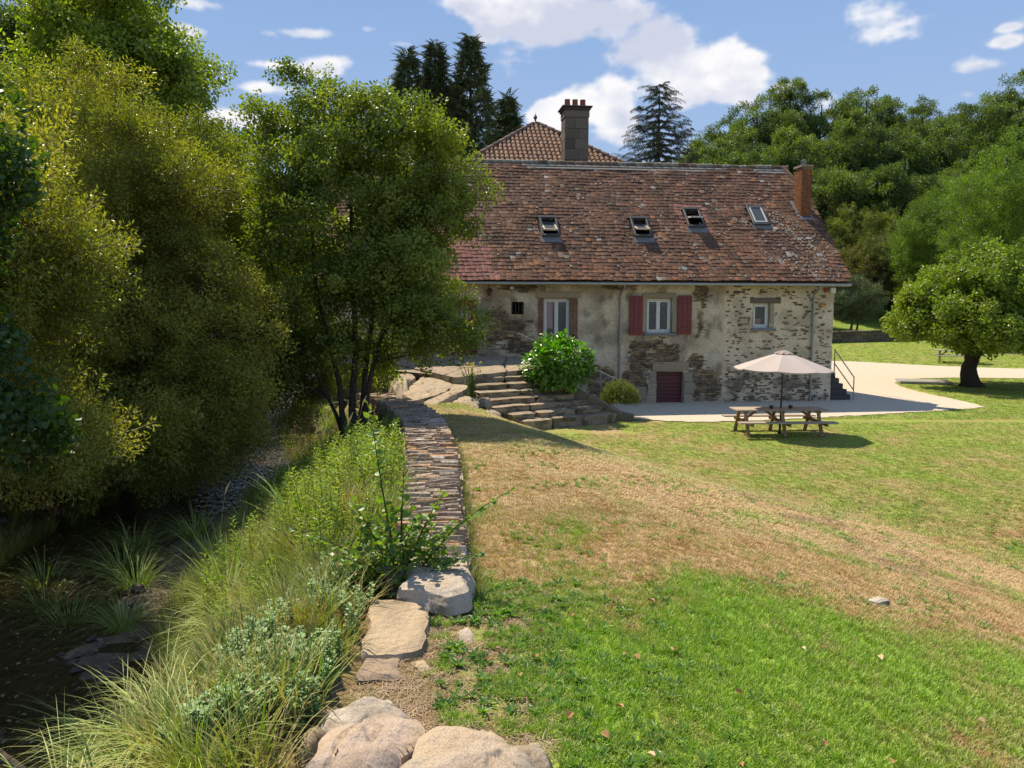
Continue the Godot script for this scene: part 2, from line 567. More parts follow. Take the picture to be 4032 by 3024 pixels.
func make_ground() -> void:
	var xs := [-220.0, -170.0, -130.0, -100.0, -80.0] + steps_list(-60, -20, 3.0) + steps_list(-20, -9, 0.6) + steps_list(-9, -2.2, 0.22) + steps_list(-2.2, 7, 0.13) + steps_list(7, 14, 0.22) + steps_list(14, 34, 1.0) + steps_list(34, 90, 5.0) + [90.0, 120.0, 170.0, 240.0]
	var zs := [30.0, 15.0, 8.0, 5.0, 3.0] + steps_list(2, -2.5, 0.5) + steps_list(-2.5, -22, 0.13) + steps_list(-22, -34, 0.4) + steps_list(-34, -66, 1.2) + steps_list(-66, -140, 4.0) + [-140.0, -180.0, -230.0, -300.0]
	var P := PackedVector3Array()
	var C := PackedColorArray()
	for z in zs:
		for x in xs:
			var h := ground_h(x, z)
			var k: Color
			var l := w_left(z)
			if x >= l:
				k = lawn_col(x, z)
				h -= 0.012
				if x < w_right(z) - 0.05 and z > -22.5:
					h -= 0.12 if z < -6.0 else 0.0
					k = Color(0.2, 0.13, 0.075).lerp(k, 0.3) if z > -6.0 else Color(0.12, 0.08, 0.05)
				if z > -6.2 and x < 0.5:
					k = k.lerp(Color(0.24, 0.155, 0.09), clampf(0.75 + N2.get_noise_2d(x * 20.0, z * 20.0) * 1.5, 0.0, 1.0) * smoothstep(0.5, -0.1, x))
				if z < -62.0:
					k = Color(0.26, 0.35, 0.07).lerp(Color(0.2, 0.19, 0.08), smoothstep(80.0, 90.0, -z))
			else:
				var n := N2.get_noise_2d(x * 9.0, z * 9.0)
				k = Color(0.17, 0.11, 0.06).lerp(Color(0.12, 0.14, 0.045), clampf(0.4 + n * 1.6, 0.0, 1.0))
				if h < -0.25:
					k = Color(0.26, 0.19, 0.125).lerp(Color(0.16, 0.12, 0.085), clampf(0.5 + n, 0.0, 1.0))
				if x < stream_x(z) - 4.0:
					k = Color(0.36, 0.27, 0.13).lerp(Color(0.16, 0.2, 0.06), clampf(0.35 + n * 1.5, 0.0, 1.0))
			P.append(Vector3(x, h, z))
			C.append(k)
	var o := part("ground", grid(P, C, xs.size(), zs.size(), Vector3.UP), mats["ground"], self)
	tag(o, "lawn of dry and green patches falling from the stone wall to the gravel", "", "", "structure")

func make_path() -> void:
	var key := [3.3, -26.5, 3.92, -26.05, 4.92, -25.6, 5.92, -25.35, 7.5, -25.5, 9.14, -25.92, 12.79, -27.15, 15.57, -28.12, 17.61, -29.03, 17.85, -30.7, 17.75, -33.5, 18.1, -36.4, 18.6, -38.1, 20.4, -39.8, 22.6, -40.2, 25.98, -39.9, 34.0, -39.5, 60.0, -38.0,
		60.0, -43.0, 34.0, -44.3, 28.6, -44.2, 26.2, -45.0, 24.1, -46.0, 21.0, -48.0, 14.0, -50.0, 3.3, -50.0]
	var poly := PackedVector2Array()
	for i in range(0, key.size(), 2):
		var a := Vector2(key[i], key[i + 1])
		var j := (i + 2) % key.size()
		var b := Vector2(key[j], key[j + 1])
		var m := maxi(1, int(a.distance_to(b) / 0.18))
		for s in m:
			var p := a.lerp(b, float(s) / m)
			p += (b - a).normalized().orthogonal() * (N3.get_noise_2d(p.x * 9.0, p.y * 9.0) * 0.14)
			poly.append(p)
	var mb := MB.new()
	for cx in range(2, 62, 2):
		for cz in range(-52, -24, 2):
			var cell := PackedVector2Array([Vector2(cx, cz), Vector2(cx + 2, cz), Vector2(cx + 2, cz + 2), Vector2(cx, cz + 2)])
			for q in Geometry2D.intersect_polygons(poly, cell):
				var t := Geometry2D.triangulate_polygon(q)
				for i in range(0, t.size(), 3):
					var w := []
					for k in 3:
						var p: Vector2 = q[t[i + k]]
						w.append(Vector3(p.x, ground_h(p.x, p.y) + 0.012, p.y))
					mb.trio(w[0], w[1], w[2], Vector3.UP, Color(0.95, 0.8, 0.62))
	tag(partb("path", mb, mats["gravel"], self), "pale gravel path along the mill house and past the tree", "", "", "structure")

func make_water() -> void:
	var P := PackedVector3Array()
	var C := PackedColorArray()
	var zs := steps_list(0, -60, 1.0)
	for z in zs:
		for i in 9:
			P.append(Vector3(stream_x(z) + lerpf(-2.9, 2.6, i / 8.0), -0.4 - 0.004 * absf(i - 4), z))
			C.append(Color.WHITE)
	tag(part("water", grid(P, C, 9, zs.size(), Vector3.UP), mats["water"], self), "dark shallow stream running under the trees", "", "", "structure")

# ---------------------------------------------------------------- the mill house
const EAVE_Y := 4.7
const EAVE_Z := 0.5
const RIDGE_S := 7.17
var openings := [[-4.15, -3.3, 2.75, 3.95], [-2.3, -1.32, 1.93, 3.98], [-0.02, 0.44, 3.44, 3.9], [1.19, 2.2, 1.95, 4.03], [5.16, 6.15, 2.72, 4.03], [9.41, 10.08, 2.9, 3.85], [5.61, 6.66, 0.0, 1.23]]

func roof_at(x: float, s: float, up := 0.0) -> Vector3:
	return Vector3(x, EAVE_Y + (s + up) * 0.70711, EAVE_Z + (up - s) * 0.70711)

func roof_basis(tilt := 0.0) -> Basis:
	return Basis(Vector3.RIGHT, Vector3(0, 0.70711, 0.70711), Vector3(0, -0.70711, 0.70711)) * Basis(Vector3.RIGHT, -tilt)

func bared(x: float, y: float) -> float:       # how far the render has come off the stone
	var e := -1.0
	if x < 8.28:
		for p in [[-0.3, 2.95, 1.1, 0.85], [0.3, 2.2, 1.0, 0.35], [5.6, 2.1, 1.1, 0.52], [5.0, 1.5, 0.8, 0.6], [7.55, 0.75, 0.8, 0.8], [4.75, 0.75, 0.7, 0.8], [7.3, 4.25, 0.35, 0.42], [3.3, 1.2, 0.8, 0.35], [4.1, 4.5, 0.8, 0.2], [3.7, 0.6, 0.9, 0.5], [7.1, 1.6, 0.5, 0.3], [0.3, 4.45, 1.0, 0.22], [5.9, 1.75, 0.9, 0.25]]:
			var d := Vector2((x - p[0]) / p[2], (y - p[1]) / p[3]).length_squared()
			e = maxf(e, 1.0 - d)
		var cx := 7.42 - 0.1 * (4.3 - y) + 0.05 * sin(y * 7.0)
		if y > 2.5: e = maxf(e, 1.0 - absf(x - cx) / 0.14)
	return e + N2.get_noise_2d(x * 9.0, y * 9.0) * 0.75 - 0.15

func in_opening(x: float, y: float, m: float) -> bool:
	for o in openings:
		if x > o[0] - m and x < o[1] + m and y > o[2] - m and y < o[3] + m: return true
	return false

func merged_list(a: float, b: float, s: float, extra: Array) -> Array:
	var l := steps_list(a, b, s) + [b]
	var out := []
	for q in l:
		var near := false
		for e in extra:
			if absf(q - e) < s * 0.45: near = true
		if not near: out.append(q)
	out += extra
	out.sort()
	return out

func make_house() -> void:
	var Hs := thing("mill_house", "long stone mill house with brown tiled roof, red shutters and four roof windows", "house", Vector3(0, 0, -29.5), deg_to_rad(7.0))
	# front wall: uneven render over rubble, with openings
	var ex := [8.28]
	var ey := []
	for o in openings:
		ex += [o[0], o[1]]
		ey += [o[2], o[3]]
	ey.erase(0.0)
	var xs := merged_list(-7.0, 12.72, 0.085, ex)
	var ys := merged_list(-0.2, 4.75, 0.085, ey)
	var P := PackedVector3Array()
	var C := PackedColorArray()
	var skip := PackedByteArray()
	for j in ys.size():
		for i in xs.size():
			var x: float = xs[i]
			var y: float = ys[j]
			var z: float = N1.get_noise_2d(x * 5.0, y * 5.0) * 0.05 + N2.get_noise_2d(x * 45.0, y * 60.0) * (0.03 if x > 8.28 else 0.012)
			var n := N2.get_noise_2d(x * 7.0 + 20.0, y * 7.0)
			var n2 := N1.get_noise_2d(x * 4.0 + 9.0, y * 4.0)
			var k: Color
			var e := bared(x, y)
			if x < 8.28:
				k = Color(0.68, 0.56, 0.395).lerp(Color(0.42, 0.345, 0.25), clampf(0.45 + n * 1.7, 0.0, 1.0))
				k = k.lerp(Color(0.76, 0.65, 0.49), clampf(n2 * 1.8, 0.0, 0.8))
				k = k.lerp(Color(0.22, 0.165, 0.115), clampf(N2.get_noise_2d(x * 13.0, y * 9.0 + 70.0) * 2.6 - 0.5, 0.0, 0.7))
				if e > 0.25:
					z -= 0.045
					k = k.lerp(Color(0.5, 0.375, 0.235).lerp(Color(0.24, 0.18, 0.12), clampf(0.5 + n * 2.0, 0.0, 1.0)), 0.8)
			else:
				z += 0.012
				k = Color(0.77, 0.635, 0.45).lerp(Color(0.56, 0.46, 0.325), clampf(0.4 + n * 1.8, 0.0, 1.0))
				if y < 1.4:
					k = k.lerp(Color(0.17, 0.13, 0.1), clampf(N2.get_noise_2d(x * 8.0, y * 12.0 + 30.0) * 2.2 + 0.1, 0.0, 0.7))
			P.append(Vector3(x, y, z))
			C.append(k)
			var sk := 0
			if i < xs.size() - 1 and j < ys.size() - 1:
				if in_opening((x + xs[i + 1]) * 0.5, (y + ys[j + 1]) * 0.5, 0.0): sk = 1
			skip.append(sk)
	var wall := part("wall", grid(P, C, xs.size(), ys.size(), Vector3.BACK, skip), mats["plaster"], Hs)
	for o in openings:
		var rv := MB.new()
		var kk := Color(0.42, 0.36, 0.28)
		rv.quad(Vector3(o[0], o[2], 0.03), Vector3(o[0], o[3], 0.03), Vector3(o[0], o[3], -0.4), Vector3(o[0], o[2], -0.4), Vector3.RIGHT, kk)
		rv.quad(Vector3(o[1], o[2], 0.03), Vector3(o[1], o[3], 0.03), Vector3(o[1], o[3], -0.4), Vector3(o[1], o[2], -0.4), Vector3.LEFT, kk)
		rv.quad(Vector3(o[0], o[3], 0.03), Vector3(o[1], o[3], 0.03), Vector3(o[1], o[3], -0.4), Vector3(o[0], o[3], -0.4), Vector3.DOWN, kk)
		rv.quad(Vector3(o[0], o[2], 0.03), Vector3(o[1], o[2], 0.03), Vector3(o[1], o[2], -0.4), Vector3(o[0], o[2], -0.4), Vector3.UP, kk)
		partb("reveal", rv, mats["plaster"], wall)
	# other walls of the shell
	var sh := MB.new()
	var g := Color(0.42, 0.35, 0.26)
	sh.box(Transform3D(Basis(), Vector3(2.86, 2.3, -9.5)), Vector3(19.7, 5.0, 0.4), g)
	sh.box(Transform3D(Basis(), Vector3(-6.8, 2.3, -4.75)), Vector3(0.4, 5.0, 9.1), g)
	sh.box(Transform3D(Basis(), Vector3(12.51, 2.25, -4.75)), Vector3(0.4, 4.9, 9.08), g)
	for x in [12.7, -7.0]:
		sh.trio(Vector3(x, 4.6, 0), Vector3(x, 4.6, -9.2), Vector3(x, 9.1, -4.6), Vector3(signf(x), 0, 0), g)
	partb("gable", sh, mats["plaster"], Hs)
	# rubble stones showing in the wall
	var stones := []
	var y := 0.06
	while y < 4.55:
		var rowh := R.randf_range(0.045, 0.105)
		var x := -1.2
		while x < 12.7:
			var right := x > 8.28
			var ln := R.randf_range(0.08, 0.28) if not right else R.randf_range(0.07, 0.21)
			var cx := x + ln * 0.5
			var cy := y + rowh * 0.5
			var take := false
			if right:
				take = R.randf() < 0.2 + (0.18 if cy < 1.5 else 0.0) + N1.get_noise_2d(cx * 6.0, cy * 6.0) * 0.25
			else:
				take = R.randf() < smoothstep(-0.4, 0.45, bared(cx, cy) + 0.3 * smoothstep(1.5, 0.7, cy)) * 0.9
			if take and not in_opening(cx, cy, 0.16) and cx + ln * 0.5 < 12.66:
				var k := Color(0.42, 0.315, 0.205).lerp(Color(0.19, 0.15, 0.115), R.randf())
				if R.randf() < 0.25: k = Color(0.52, 0.37, 0.2)
				if right: k = Color(0.36, 0.265, 0.165).lerp(Color(0.17, 0.135, 0.105), R.randf())
				var hh := rowh * R.randf_range(0.65, 1.05) * (0.9 if right else 1.0)
				stones.append([ln * hh, Transform3D(Basis(Vector3.BACK, R.randf_range(-0.06, 0.06)), Vector3(cx, cy, N1.get_noise_2d(cx * 5.0, cy * 5.0) * 0.05 + R.randf_range(-0.02, 0.012) + (0.012 if right else -0.02))), Vector3(ln - 0.012, hh - 0.01, 0.07), vary(k, 0.2)])
			x += ln
		y += rowh
	stones.sort_custom(func(a, b): return a[0] > b[0])
	var rest := MB.new()
	for i in stones.size():
		var s: Array = stones[i]
		if i < 280:
			var one := MB.new()
			one.box(Transform3D(), s[2], s[3], 0.014, 0.016, R)
			var o := partb("stone", one, mats["schist"], wall)
			o.transform = s[1]
		else:
			rest.box(s[1], s[2], s[3], 0.009, 0.012, R)
	tag(partb("rubble", rest, mats["schist"], wall), "", "", "", "stuff")
	# dressed stones: corner blocks, lintels, sills
	var dr := Color(0.47, 0.39, 0.285)
	for b in [["quoin", -1.1, 2.12, 0.36, 0.34], ["quoin", -1.15, 2.5, 0.26, 0.4], ["quoin", -1.08, 2.92, 0.42, 0.4], ["quoin", -1.16, 3.33, 0.26, 0.38], ["quoin", -1.08, 3.72, 0.4, 0.38], ["lintel", 1.77, 4.17, 1.75, 0.22], ["lintel", 5.65, 4.14, 1.32, 0.2],
			["jamb", 5.06, 3.4, 0.16, 1.3], ["jamb", 6.27, 3.4, 0.2, 1.3], ["lintel", 6.15, 1.43, 1.45, 0.36], ["jamb", 5.45, 1.0, 0.28, 0.42], ["jamb", 5.42, 0.55, 0.34, 0.44], ["jamb", 5.4, 0.15, 0.4, 0.34], ["jamb", 6.86, 1.02, 0.34, 0.38], ["jamb", 6.9, 0.58, 0.42, 0.46], ["jamb", 6.88, 0.16, 0.38, 0.34], ["jamb", 10.18, 3.38, 0.17, 0.92], ["jamb", 5.0, 0.4, 0.4, 0.5], ["jamb", 4.62, 0.12, 0.4, 0.26]]:
		var one := MB.new()
		one.box(Transform3D(), Vector3(b[3], b[4], 0.2), vary(dr, 0.14), 0.015, 0.008, R)
		partb(b[0], one, mats["granite"], Hs).position = Vector3(b[1], b[2], -0.06)
	var wl := MB.new()
	wl.box(Transform3D(), Vector3(1.25, 0.21, 0.2), Color(0.2, 0.165, 0.13), 0.015, 0.006, R)
	partb("lintel", wl, mats["wood"], Hs, "dark timber lintel over the small right window").position = Vector3(9.9, 3.955, -0.05)
	for b in [[5.68, 2.67, 1.24], [9.82, 2.84, 0.95]]:
		var one := MB.new()
		one.box(Transform3D(), Vector3(b[2], 0.09, 0.34), Color(0.3, 0.31, 0.33), 0.012)
		partb("sill", one, mats["granite"], Hs).position = Vector3(b[0], b[1], -0.03)
	# windows
	var white := Color(0.9, 0.89, 0.85)
	for o in [[0, 2], [3, 2], [4, 2], [5, 1]]:
		var q: Array = openings[o[0]]
		var w := Node3D.new()
		w.name = "window"
		Hs.add_child(w, true)
		window_in(w, q[0], q[1], q[2], q[3], o[1], white)
		if o[0] == 3:
			w.set_meta("label", "tall white french window with a pink curtain and brick jambs")
			var cu := MB.new()
			for i in 9:
				var a := 1.27 + i * 0.036
				cu.quad(Vector3(a, 2.9, -0.3 - 0.02 * (i % 2)), Vector3(a + 0.036, 2.9, -0.3 - 0.02 * ((i + 1) % 2)), Vector3(a + 0.036, 3.9, -0.3 - 0.02 * ((i + 1) % 2)), Vector3(a, 3.9, -0.3 - 0.02 * (i % 2)), Vector3.BACK, Color(0.62, 0.36, 0.42))
			partb("curtain", cu, mats["cloth"], w)
			for side in [[0.985, 1.185], [2.205, 2.5]]:
				var yy := 1.97
				var odd := false
				while yy < 4.0:
					var cut: float = (side[1] - side[0]) * (0.62 if odd else 0.38)
					for seg in [[side[0], side[0] + cut], [side[0] + cut, side[1]]]:
						var one := MB.new()
						one.box(Transform3D(), Vector3(seg[1] - seg[0] - 0.012, 0.062, 0.1), vary(Color(0.4, 0.22, 0.155), 0.25), 0.005, 0.003, R)
						partb("brick", one, mats["brick"], w).position = Vector3((seg[0] + seg[1]) * 0.5, yy + 0.035, -0.012)
					odd = not odd
					yy += 0.074
		if o[0] == 5:
			var it := MB.new()
			it.box(Transform3D(Basis(), Vector3(9.6, 3.3, -0.34)), Vector3(0.1, 0.75, 0.02), Color(0.4, 0.42, 0.33))
			it.box(Transform3D(Basis(), Vector3(9.75, 3.1, -0.38)), Vector3(0.3, 0.3, 0.04), Color(0.5, 0.2, 0.16), 0.015)
			partb("curtain", it, mats["cloth"], w)
	var ho := MB.new()
	for i in 4:
		ho.bar(Vector3(0.03 + i * 0.12, 3.44, -0.16), Vector3(0.03 + i * 0.12, 3.9, -0.16), 0.02, 0.02, Color(0.07, 0.06, 0.05))
	partb("grille", ho, mats["metal"], Hs)
	# shutters
	for sx in [[4.48, 5.0, 2.64, 4.13], [6.36, 6.93, 2.66, 4.15], [-4.75, -4.2, 2.72, 4.0], [-3.25, -2.7, 2.72, 4.0]]:
		var s := Node3D.new()
		s.name = "shutter"
		Hs.add_child(s, true)
		var w3: float = (sx[1] - sx[0]) / 3.0
		for i in 3:
			var one := MB.new()
			one.box(Transform3D(), Vector3(w3 - 0.006, sx[3] - sx[2], 0.03), vary(Color(0.24, 0.035, 0.04), 0.12), 0.004)
			partb("plank", one, mats["paint"], s).position = Vector3(sx[0] + w3 * (i + 0.5), (sx[2] + sx[3]) * 0.5, 0.075)
		for yy in [sx[2] + 0.22, sx[3] - 0.22]:
			var one := MB.new()
			one.box(Transform3D(), Vector3(sx[1] - sx[0] - 0.03, 0.1, 0.022), Color(0.22, 0.032, 0.037), 0.004)
			partb("batten", one, mats["paint"], s).position = Vector3((sx[0] + sx[1]) * 0.5, yy, 0.102)
	# red front door with glass strips
	var door := Node3D.new()
	door.name = "door"
	Hs.add_child(door, true)
	door.set_meta("label", "red front door with three glass strips and a white handle")
	var red := Color(0.27, 0.03, 0.04)
	var dl := MB.new()
	dl.box(Transform3D(Basis(), Vector3(-1.81, 2.95, -0.2)), Vector3(0.96, 2.02, 0.06), red, 0.006)
	dl.box(Transform3D(Basis(), Vector3(-2.26, 2.95, -0.18)), Vector3(0.07, 2.04, 0.1), red, 0.006)
	dl.box(Transform3D(Basis(), Vector3(-1.36, 2.95, -0.18)), Vector3(0.07, 2.04, 0.1), red, 0.006)
	partb("leaf_panel", dl, mats["paint"], door)
	for i in 3:
		for h2 in [[2.2, 2.72], [2.95, 3.75]]:
			var one := MB.new()
			one.box(Transform3D(Basis(), Vector3(-2.06 + i * 0.19, (h2[0] + h2[1]) * 0.5, -0.165)), Vector3(0.09, h2[1] - h2[0], 0.02), Color(0.4, 0.43, 0.44), 0.004)
			partb("glass_strip", one, mats["metal"], door)
	var hd := MB.new()
	hd.box(Transform3D(Basis(), Vector3(-1.45, 2.98, -0.14)), Vector3(0.04, 0.24, 0.03), white, 0.006)
	hd.box(Transform3D(Basis(), Vector3(-1.51, 3.03, -0.11)), Vector3(0.14, 0.025, 0.03), white, 0.006)
	partb("handle", hd, mats["paint"], door)
	# cellar door of red boards
	var cd := Node3D.new()
	cd.name = "cellar_door"
	Hs.add_child(cd, true)
	for i in 8:
		var one := MB.new()
		one.box(Transform3D(), Vector3(1.04, 0.148, 0.04), vary(Color(0.13, 0.025, 0.028), 0.15), 0.006)
		partb("plank", one, mats["paint"], cd).position = Vector3(6.135, 0.08 + i * 0.153, -0.2)
	# gutter, rafters and downpipes
	var zinc := Color(0.46, 0.47, 0.46)
	var gt := MB.new()
	gt.tube([Vector3(-7.2, 4.6, 0.47), Vector3(13.12, 4.56, 0.47)], [0.062, 0.062], 12, zinc)
	partb("gutter", gt, mats["metal"], Hs)
	for i in 38:
		var ra := MB.new()
		ra.box(Transform3D(roof_basis(), roof_at(-6.8 + i * 0.53, 0.33, -0.1)), Vector3(0.09, 0.1, 0.66), Color(0.1, 0.075, 0.055))
		partb("rafter", ra, mats["wood"], Hs)
	for px in [[4.18, 0.75], [11.9, 0.0]]:
		var d := MB.new()
		d.tube([Vector3(px[0], 4.55, 0.44), Vector3(px[0], 4.42, 0.42), Vector3(px[0] - 0.06, 4.25, 0.16), Vector3(px[0] - 0.07, 4.1, 0.1), Vector3(px[0] - 0.07, px[1], 0.1)], [0.06, 0.045, 0.042, 0.042, 0.042], 10, Color(0.36, 0.37, 0.36))
		for yy in [1.3, 2.4, 3.5]:
			d.tube([Vector3(px[0] - 0.07, yy - 0.03, 0.1), Vector3(px[0] - 0.07, yy + 0.03, 0.1)], [0.052, 0.052], 10, zinc)
		partb("downpipe", d, mats["metal"], Hs)
	house_roof(Hs)
	# lamps and small fittings on the wall
	var la := MB.new()
	la.lathe([Vector2(0.0, -0.02), Vector2(0.05, 0.0), Vector2(0.1, 0.16), Vector2(0.12, 0.2), Vector2(0.05, 0.28), Vector2(0.0, 0.3)], 8, Vector3(-0.86, 4.12, 0.22), Color(0.1, 0.08, 0.05))
	la.bar(Vector3(-0.86, 4.5, 0.0), Vector3(-0.86, 4.5, 0.22), 0.025, 0.025, Color(0.05, 0.045, 0.04))
	la.bar(Vector3(-0.86, 4.5, 0.22), Vector3(-0.86, 4.4, 0.22), 0.02, 0.02, Color(0.05, 0.045, 0.04))
	partb("lantern", la, mats["metal"], Hs)
	var sm := MB.new()
	sm.box(Transform3D(Basis(), Vector3(-0.02, 4.42, 0.1)), Vector3(0.14, 0.11, 0.1), white, 0.01)
	partb("floodlight", sm, mats["paint"], Hs)
	var al := MB.new()
	al.box(Transform3D(Basis(), Vector3(12.33, 4.36, 0.06)), Vector3(0.15, 0.15, 0.08), Color(0.45, 0.05, 0.04), 0.015)
	partb("alarm_box", al, mats["paint"], Hs, "small red box under the eave by the right corner")
	var wb := MB.new()
	wb.box(Transform3D(Basis(), Vector3(12.58, 4.36, 0.12)), Vector3(0.22, 0.2, 0.16), white, 0.015)
	partb("white_box", wb, mats["paint"], Hs)
	var fl := MB.new()
	fl.box(Transform3D(Basis(Vector3.BACK, 0.1), Vector3(12.2, 3.78, 0.05)), Vector3(0.09, 0.16, 0.04), Color(0.6, 0.25, 0.04), 0.01)
	for s in [-1, 1]:
		fl.trio(Vector3(12.2, 3.8, 0.07), Vector3(12.2 + s * 0.14, 3.86, 0.08), Vector3(12.2 + s * 0.12, 3.76, 0.05), Vector3.BACK, Color(0.5, 0.22, 0.05))
	partb("ornament", fl, mats["paint"], Hs, "orange butterfly ornament by the right downpipe")

func window_in(w: Node3D, x0: float, x1: float, y0: float, y1: float, leaves: int, white: Color) -> void:
	var f := MB.new()
	var z := -0.14
	for b in [[x0 + 0.03, y0, x0 + 0.03, y1], [x1 - 0.03, y0, x1 - 0.03, y1]]:
		f.bar(Vector3(b[0], b[1], z), Vector3(b[2], b[3], z), 0.06, 0.06, white, 0.006, Vector3.BACK)
	for yy in [y0 + 0.03, y1 - 0.03]:
		f.bar(Vector3(x0 + 0.06, yy, z), Vector3(x1 - 0.06, yy, z), 0.06, 0.06, white, 0.006)
	partb("frame", f, mats["paint"], w)
	var ww := (x1 - x0 - 0.12) / leaves
	for i in leaves:
		var a := x0 + 0.06 + i * ww
		var s := MB.new()
		for xx in [a + 0.035, a + ww - 0.035]:
			s.bar(Vector3(xx, y0 + 0.06, z + 0.012), Vector3(xx, y1 - 0.06, z + 0.012), 0.07, 0.055, white, 0.006, Vector3.BACK)
		for yy in [y0 + 0.095, y1 - 0.095]:
			s.bar(Vector3(a + 0.07, yy, z + 0.012), Vector3(a + ww - 0.07, yy, z + 0.012), 0.055, 0.07, white, 0.006)
		partb("sash", s, mats["paint"], w)
		var p := MB.new()
		p.quad(Vector3(a + 0.06, y0 + 0.12, z + 0.005), Vector3(a + ww - 0.06, y0 + 0.12, z + 0.005), Vector3(a + ww - 0.06, y1 - 0.12, z + 0.005), Vector3(a + 0.06, y1 - 0.12, z + 0.005), Vector3.BACK, Color.WHITE)
		partb("pane", p, mats["glass"], w)

func house_roof(Hs: Node3D) -> void:
	var dark := Color(0.2, 0.14, 0.1)
	var b := MB.new()
	var sky := [[1.65, 2.94], [5.33, 2.97], [7.65, 3.6], [10.43, 3.8]]
	var cx0 := [-7.3, 13.13]
	var cs0 := [0.0, 5.4]
	for w2 in sky:
		cx0 += [w2[0] - 0.27, w2[0] + 0.27]
		cs0 += [w2[1] - 0.48, w2[1] + 0.48]
	cx0.sort()
	cs0.sort()
	for d in [0.0, -0.1]:
		var out := Vector3(0, 1, 1) * (1.0 if d == 0.0 else -1.0)
		for i in cx0.size() - 1:
			for j in cs0.size() - 1:
				var mx: float = (cx0[i] + cx0[i + 1]) * 0.5
				var ms: float = (cs0[j] + cs0[j + 1]) * 0.5
				var hole := false
				for w2 in sky:
					if absf(mx - w2[0]) < 0.27 and absf(ms - w2[1]) < 0.48: hole = true
				if hole: continue
				b.quad(roof_at(cx0[i], cs0[j], d), roof_at(cx0[i + 1], cs0[j], d), roof_at(cx0[i + 1], cs0[j + 1], d), roof_at(cx0[i], cs0[j + 1], d), out, dark)
		b.quad(roof_at(-7.3, 5.4, d), roof_at(13.13, 5.4, d), roof_at(12.62, RIDGE_S, d), roof_at(-7.3, RIDGE_S, d), out, dark)
	# back slope and clipped end
	var rk := Color(0.2, 0.11, 0.08)
	b.quad(roof_at(-7.3, RIDGE_S), roof_at(12.62, RIDGE_S), Vector3(13.13, 4.7, -9.64), Vector3(-7.3, 4.7, -9.64), Vector3(0, 1, -1), rk)
	b.trio(roof_at(12.62, RIDGE_S), roof_at(13.13, 5.4), Vector3(13.13, EAVE_Y + 5.4 * 0.7071, -8.38), Vector3(1, 1, 0), rk)
	var roof := partb("roof", b, mats["tile"], Hs)
	# plain tiles, one by one
	var one := MB.new()
	one.box(Transform3D(), Vector3(0.2, 0.03, 0.36), Color.WHITE, 0.004)
	var tm := one.mesh()
	var vars_ := []
	var T := []
	var C := PackedColorArray()
	var single := 0
	for k in 36:
		var s := k * 0.199
		var x := -7.25 + (0.1 if k % 2 else 0.0)
		while x < 13.2:
			var w := R.randf_range(0.185, 0.222)
			var cx := x + w * 0.5
			x += w
			if cx > 13.15 - maxf(0.0, s - 5.4) * 0.3: continue
			var no := false
			var pink := (cx < -0.45 - s * 0.25 + N2.get_noise_1d(s * 20.0) * 0.4 and s < 2.3) 
			for w2 in sky:
				if absf(cx - w2[0]) < 0.4 and absf(s + 0.08 - w2[1]) < 0.64: no = true
			if absf(cx - 7.65) < 0.66 and absf(s - 3.55) < 0.95 and R.randf() < 0.85: pink = true
			if cx > 12.3 and cx < 12.75 and s > 3.85 and s < 4.3: no = true
			if no: continue
			var n := N2.get_noise_2d(cx * 5.0, s * 5.0)
			var c := Color(0.25, 0.138, 0.092).lerp(Color(0.165, 0.1, 0.073), clampf(0.5 + n * 1.6 + R.randf_range(-0.3, 0.3) + (s - 3.5) * 0.05, 0.0, 1.0))
			if R.randf() < 0.12 + 0.3 * smoothstep(2.4, 0.0, s): c = Color(0.4, 0.2, 0.115).lerp(c, R.randf() * 0.6)
			if R.randf() < 0.05: c = Color(0.32, 0.22, 0.16)
			var lich := N1.get_noise_2d(cx * 4.0, s * 6.0) + 0.55 * smoothstep(2.2, 0.4, absf(cx - 11.3 - (2.5 - s) * 0.2)) - 0.05
			if R.randf() < clampf(lich * 0.14 - 0.03, 0.004, 0.1): c = Color(0.52, 0.48, 0.41).lerp(c, R.randf_range(0.0, 0.6))
			if pink: c = vary(Color(0.42, 0.2, 0.155), 0.08)
			c = vary(c, 0.15)
			var sag := N1.get_noise_2d(cx * 1.5, s * 1.5) * 0.06
			var t := Transform3D(roof_basis(0.085 + R.randf_range(-0.02, 0.035)) * Basis(Vector3.UP, R.randf_range(-0.03, 0.03)), roof_at(cx, s + 0.12 + R.randf_range(-0.022, 0.022), 0.035 + sag + R.randf_range(0.0, 0.012)))
			if k < 4 and cx > -0.6:
				var m := MB.new()
				m.box(Transform3D(), Vector3(w - 0.006, 0.03, 0.36), c, 0.004, 0.003, R)
				partb("tile", m, mats["tile"], roof).transform = t
				single += 1
			else:
				T.append(t)
				C.append(c)
	tag(multi("tile_field", tm, mats["tile"], T, C, roof), "", "", "", "stuff")
	# crusts of lichen on the tiles
	var lm := MB.new()
	for i in 7:
		var a := TAU * i / 7.0
		var b0 := TAU * (i + 1) / 7.0
		var r0: float = [1.0, 0.7, 1.1, 0.8, 0.95, 0.6, 1.05][i]
		var r1: float = [1.0, 0.7, 1.1, 0.8, 0.95, 0.6, 1.05][(i + 1) % 7]
		lm.trio(Vector3(0, 0.006, 0), Vector3(cos(a) * r0 * 0.05, 0, sin(a) * r0 * 0.04), Vector3(cos(b0) * r1 * 0.05, 0, sin(b0) * r1 * 0.04), Vector3.UP, Color.WHITE)
	var LT := []
	var LC := PackedColorArray()
	var guard := 0
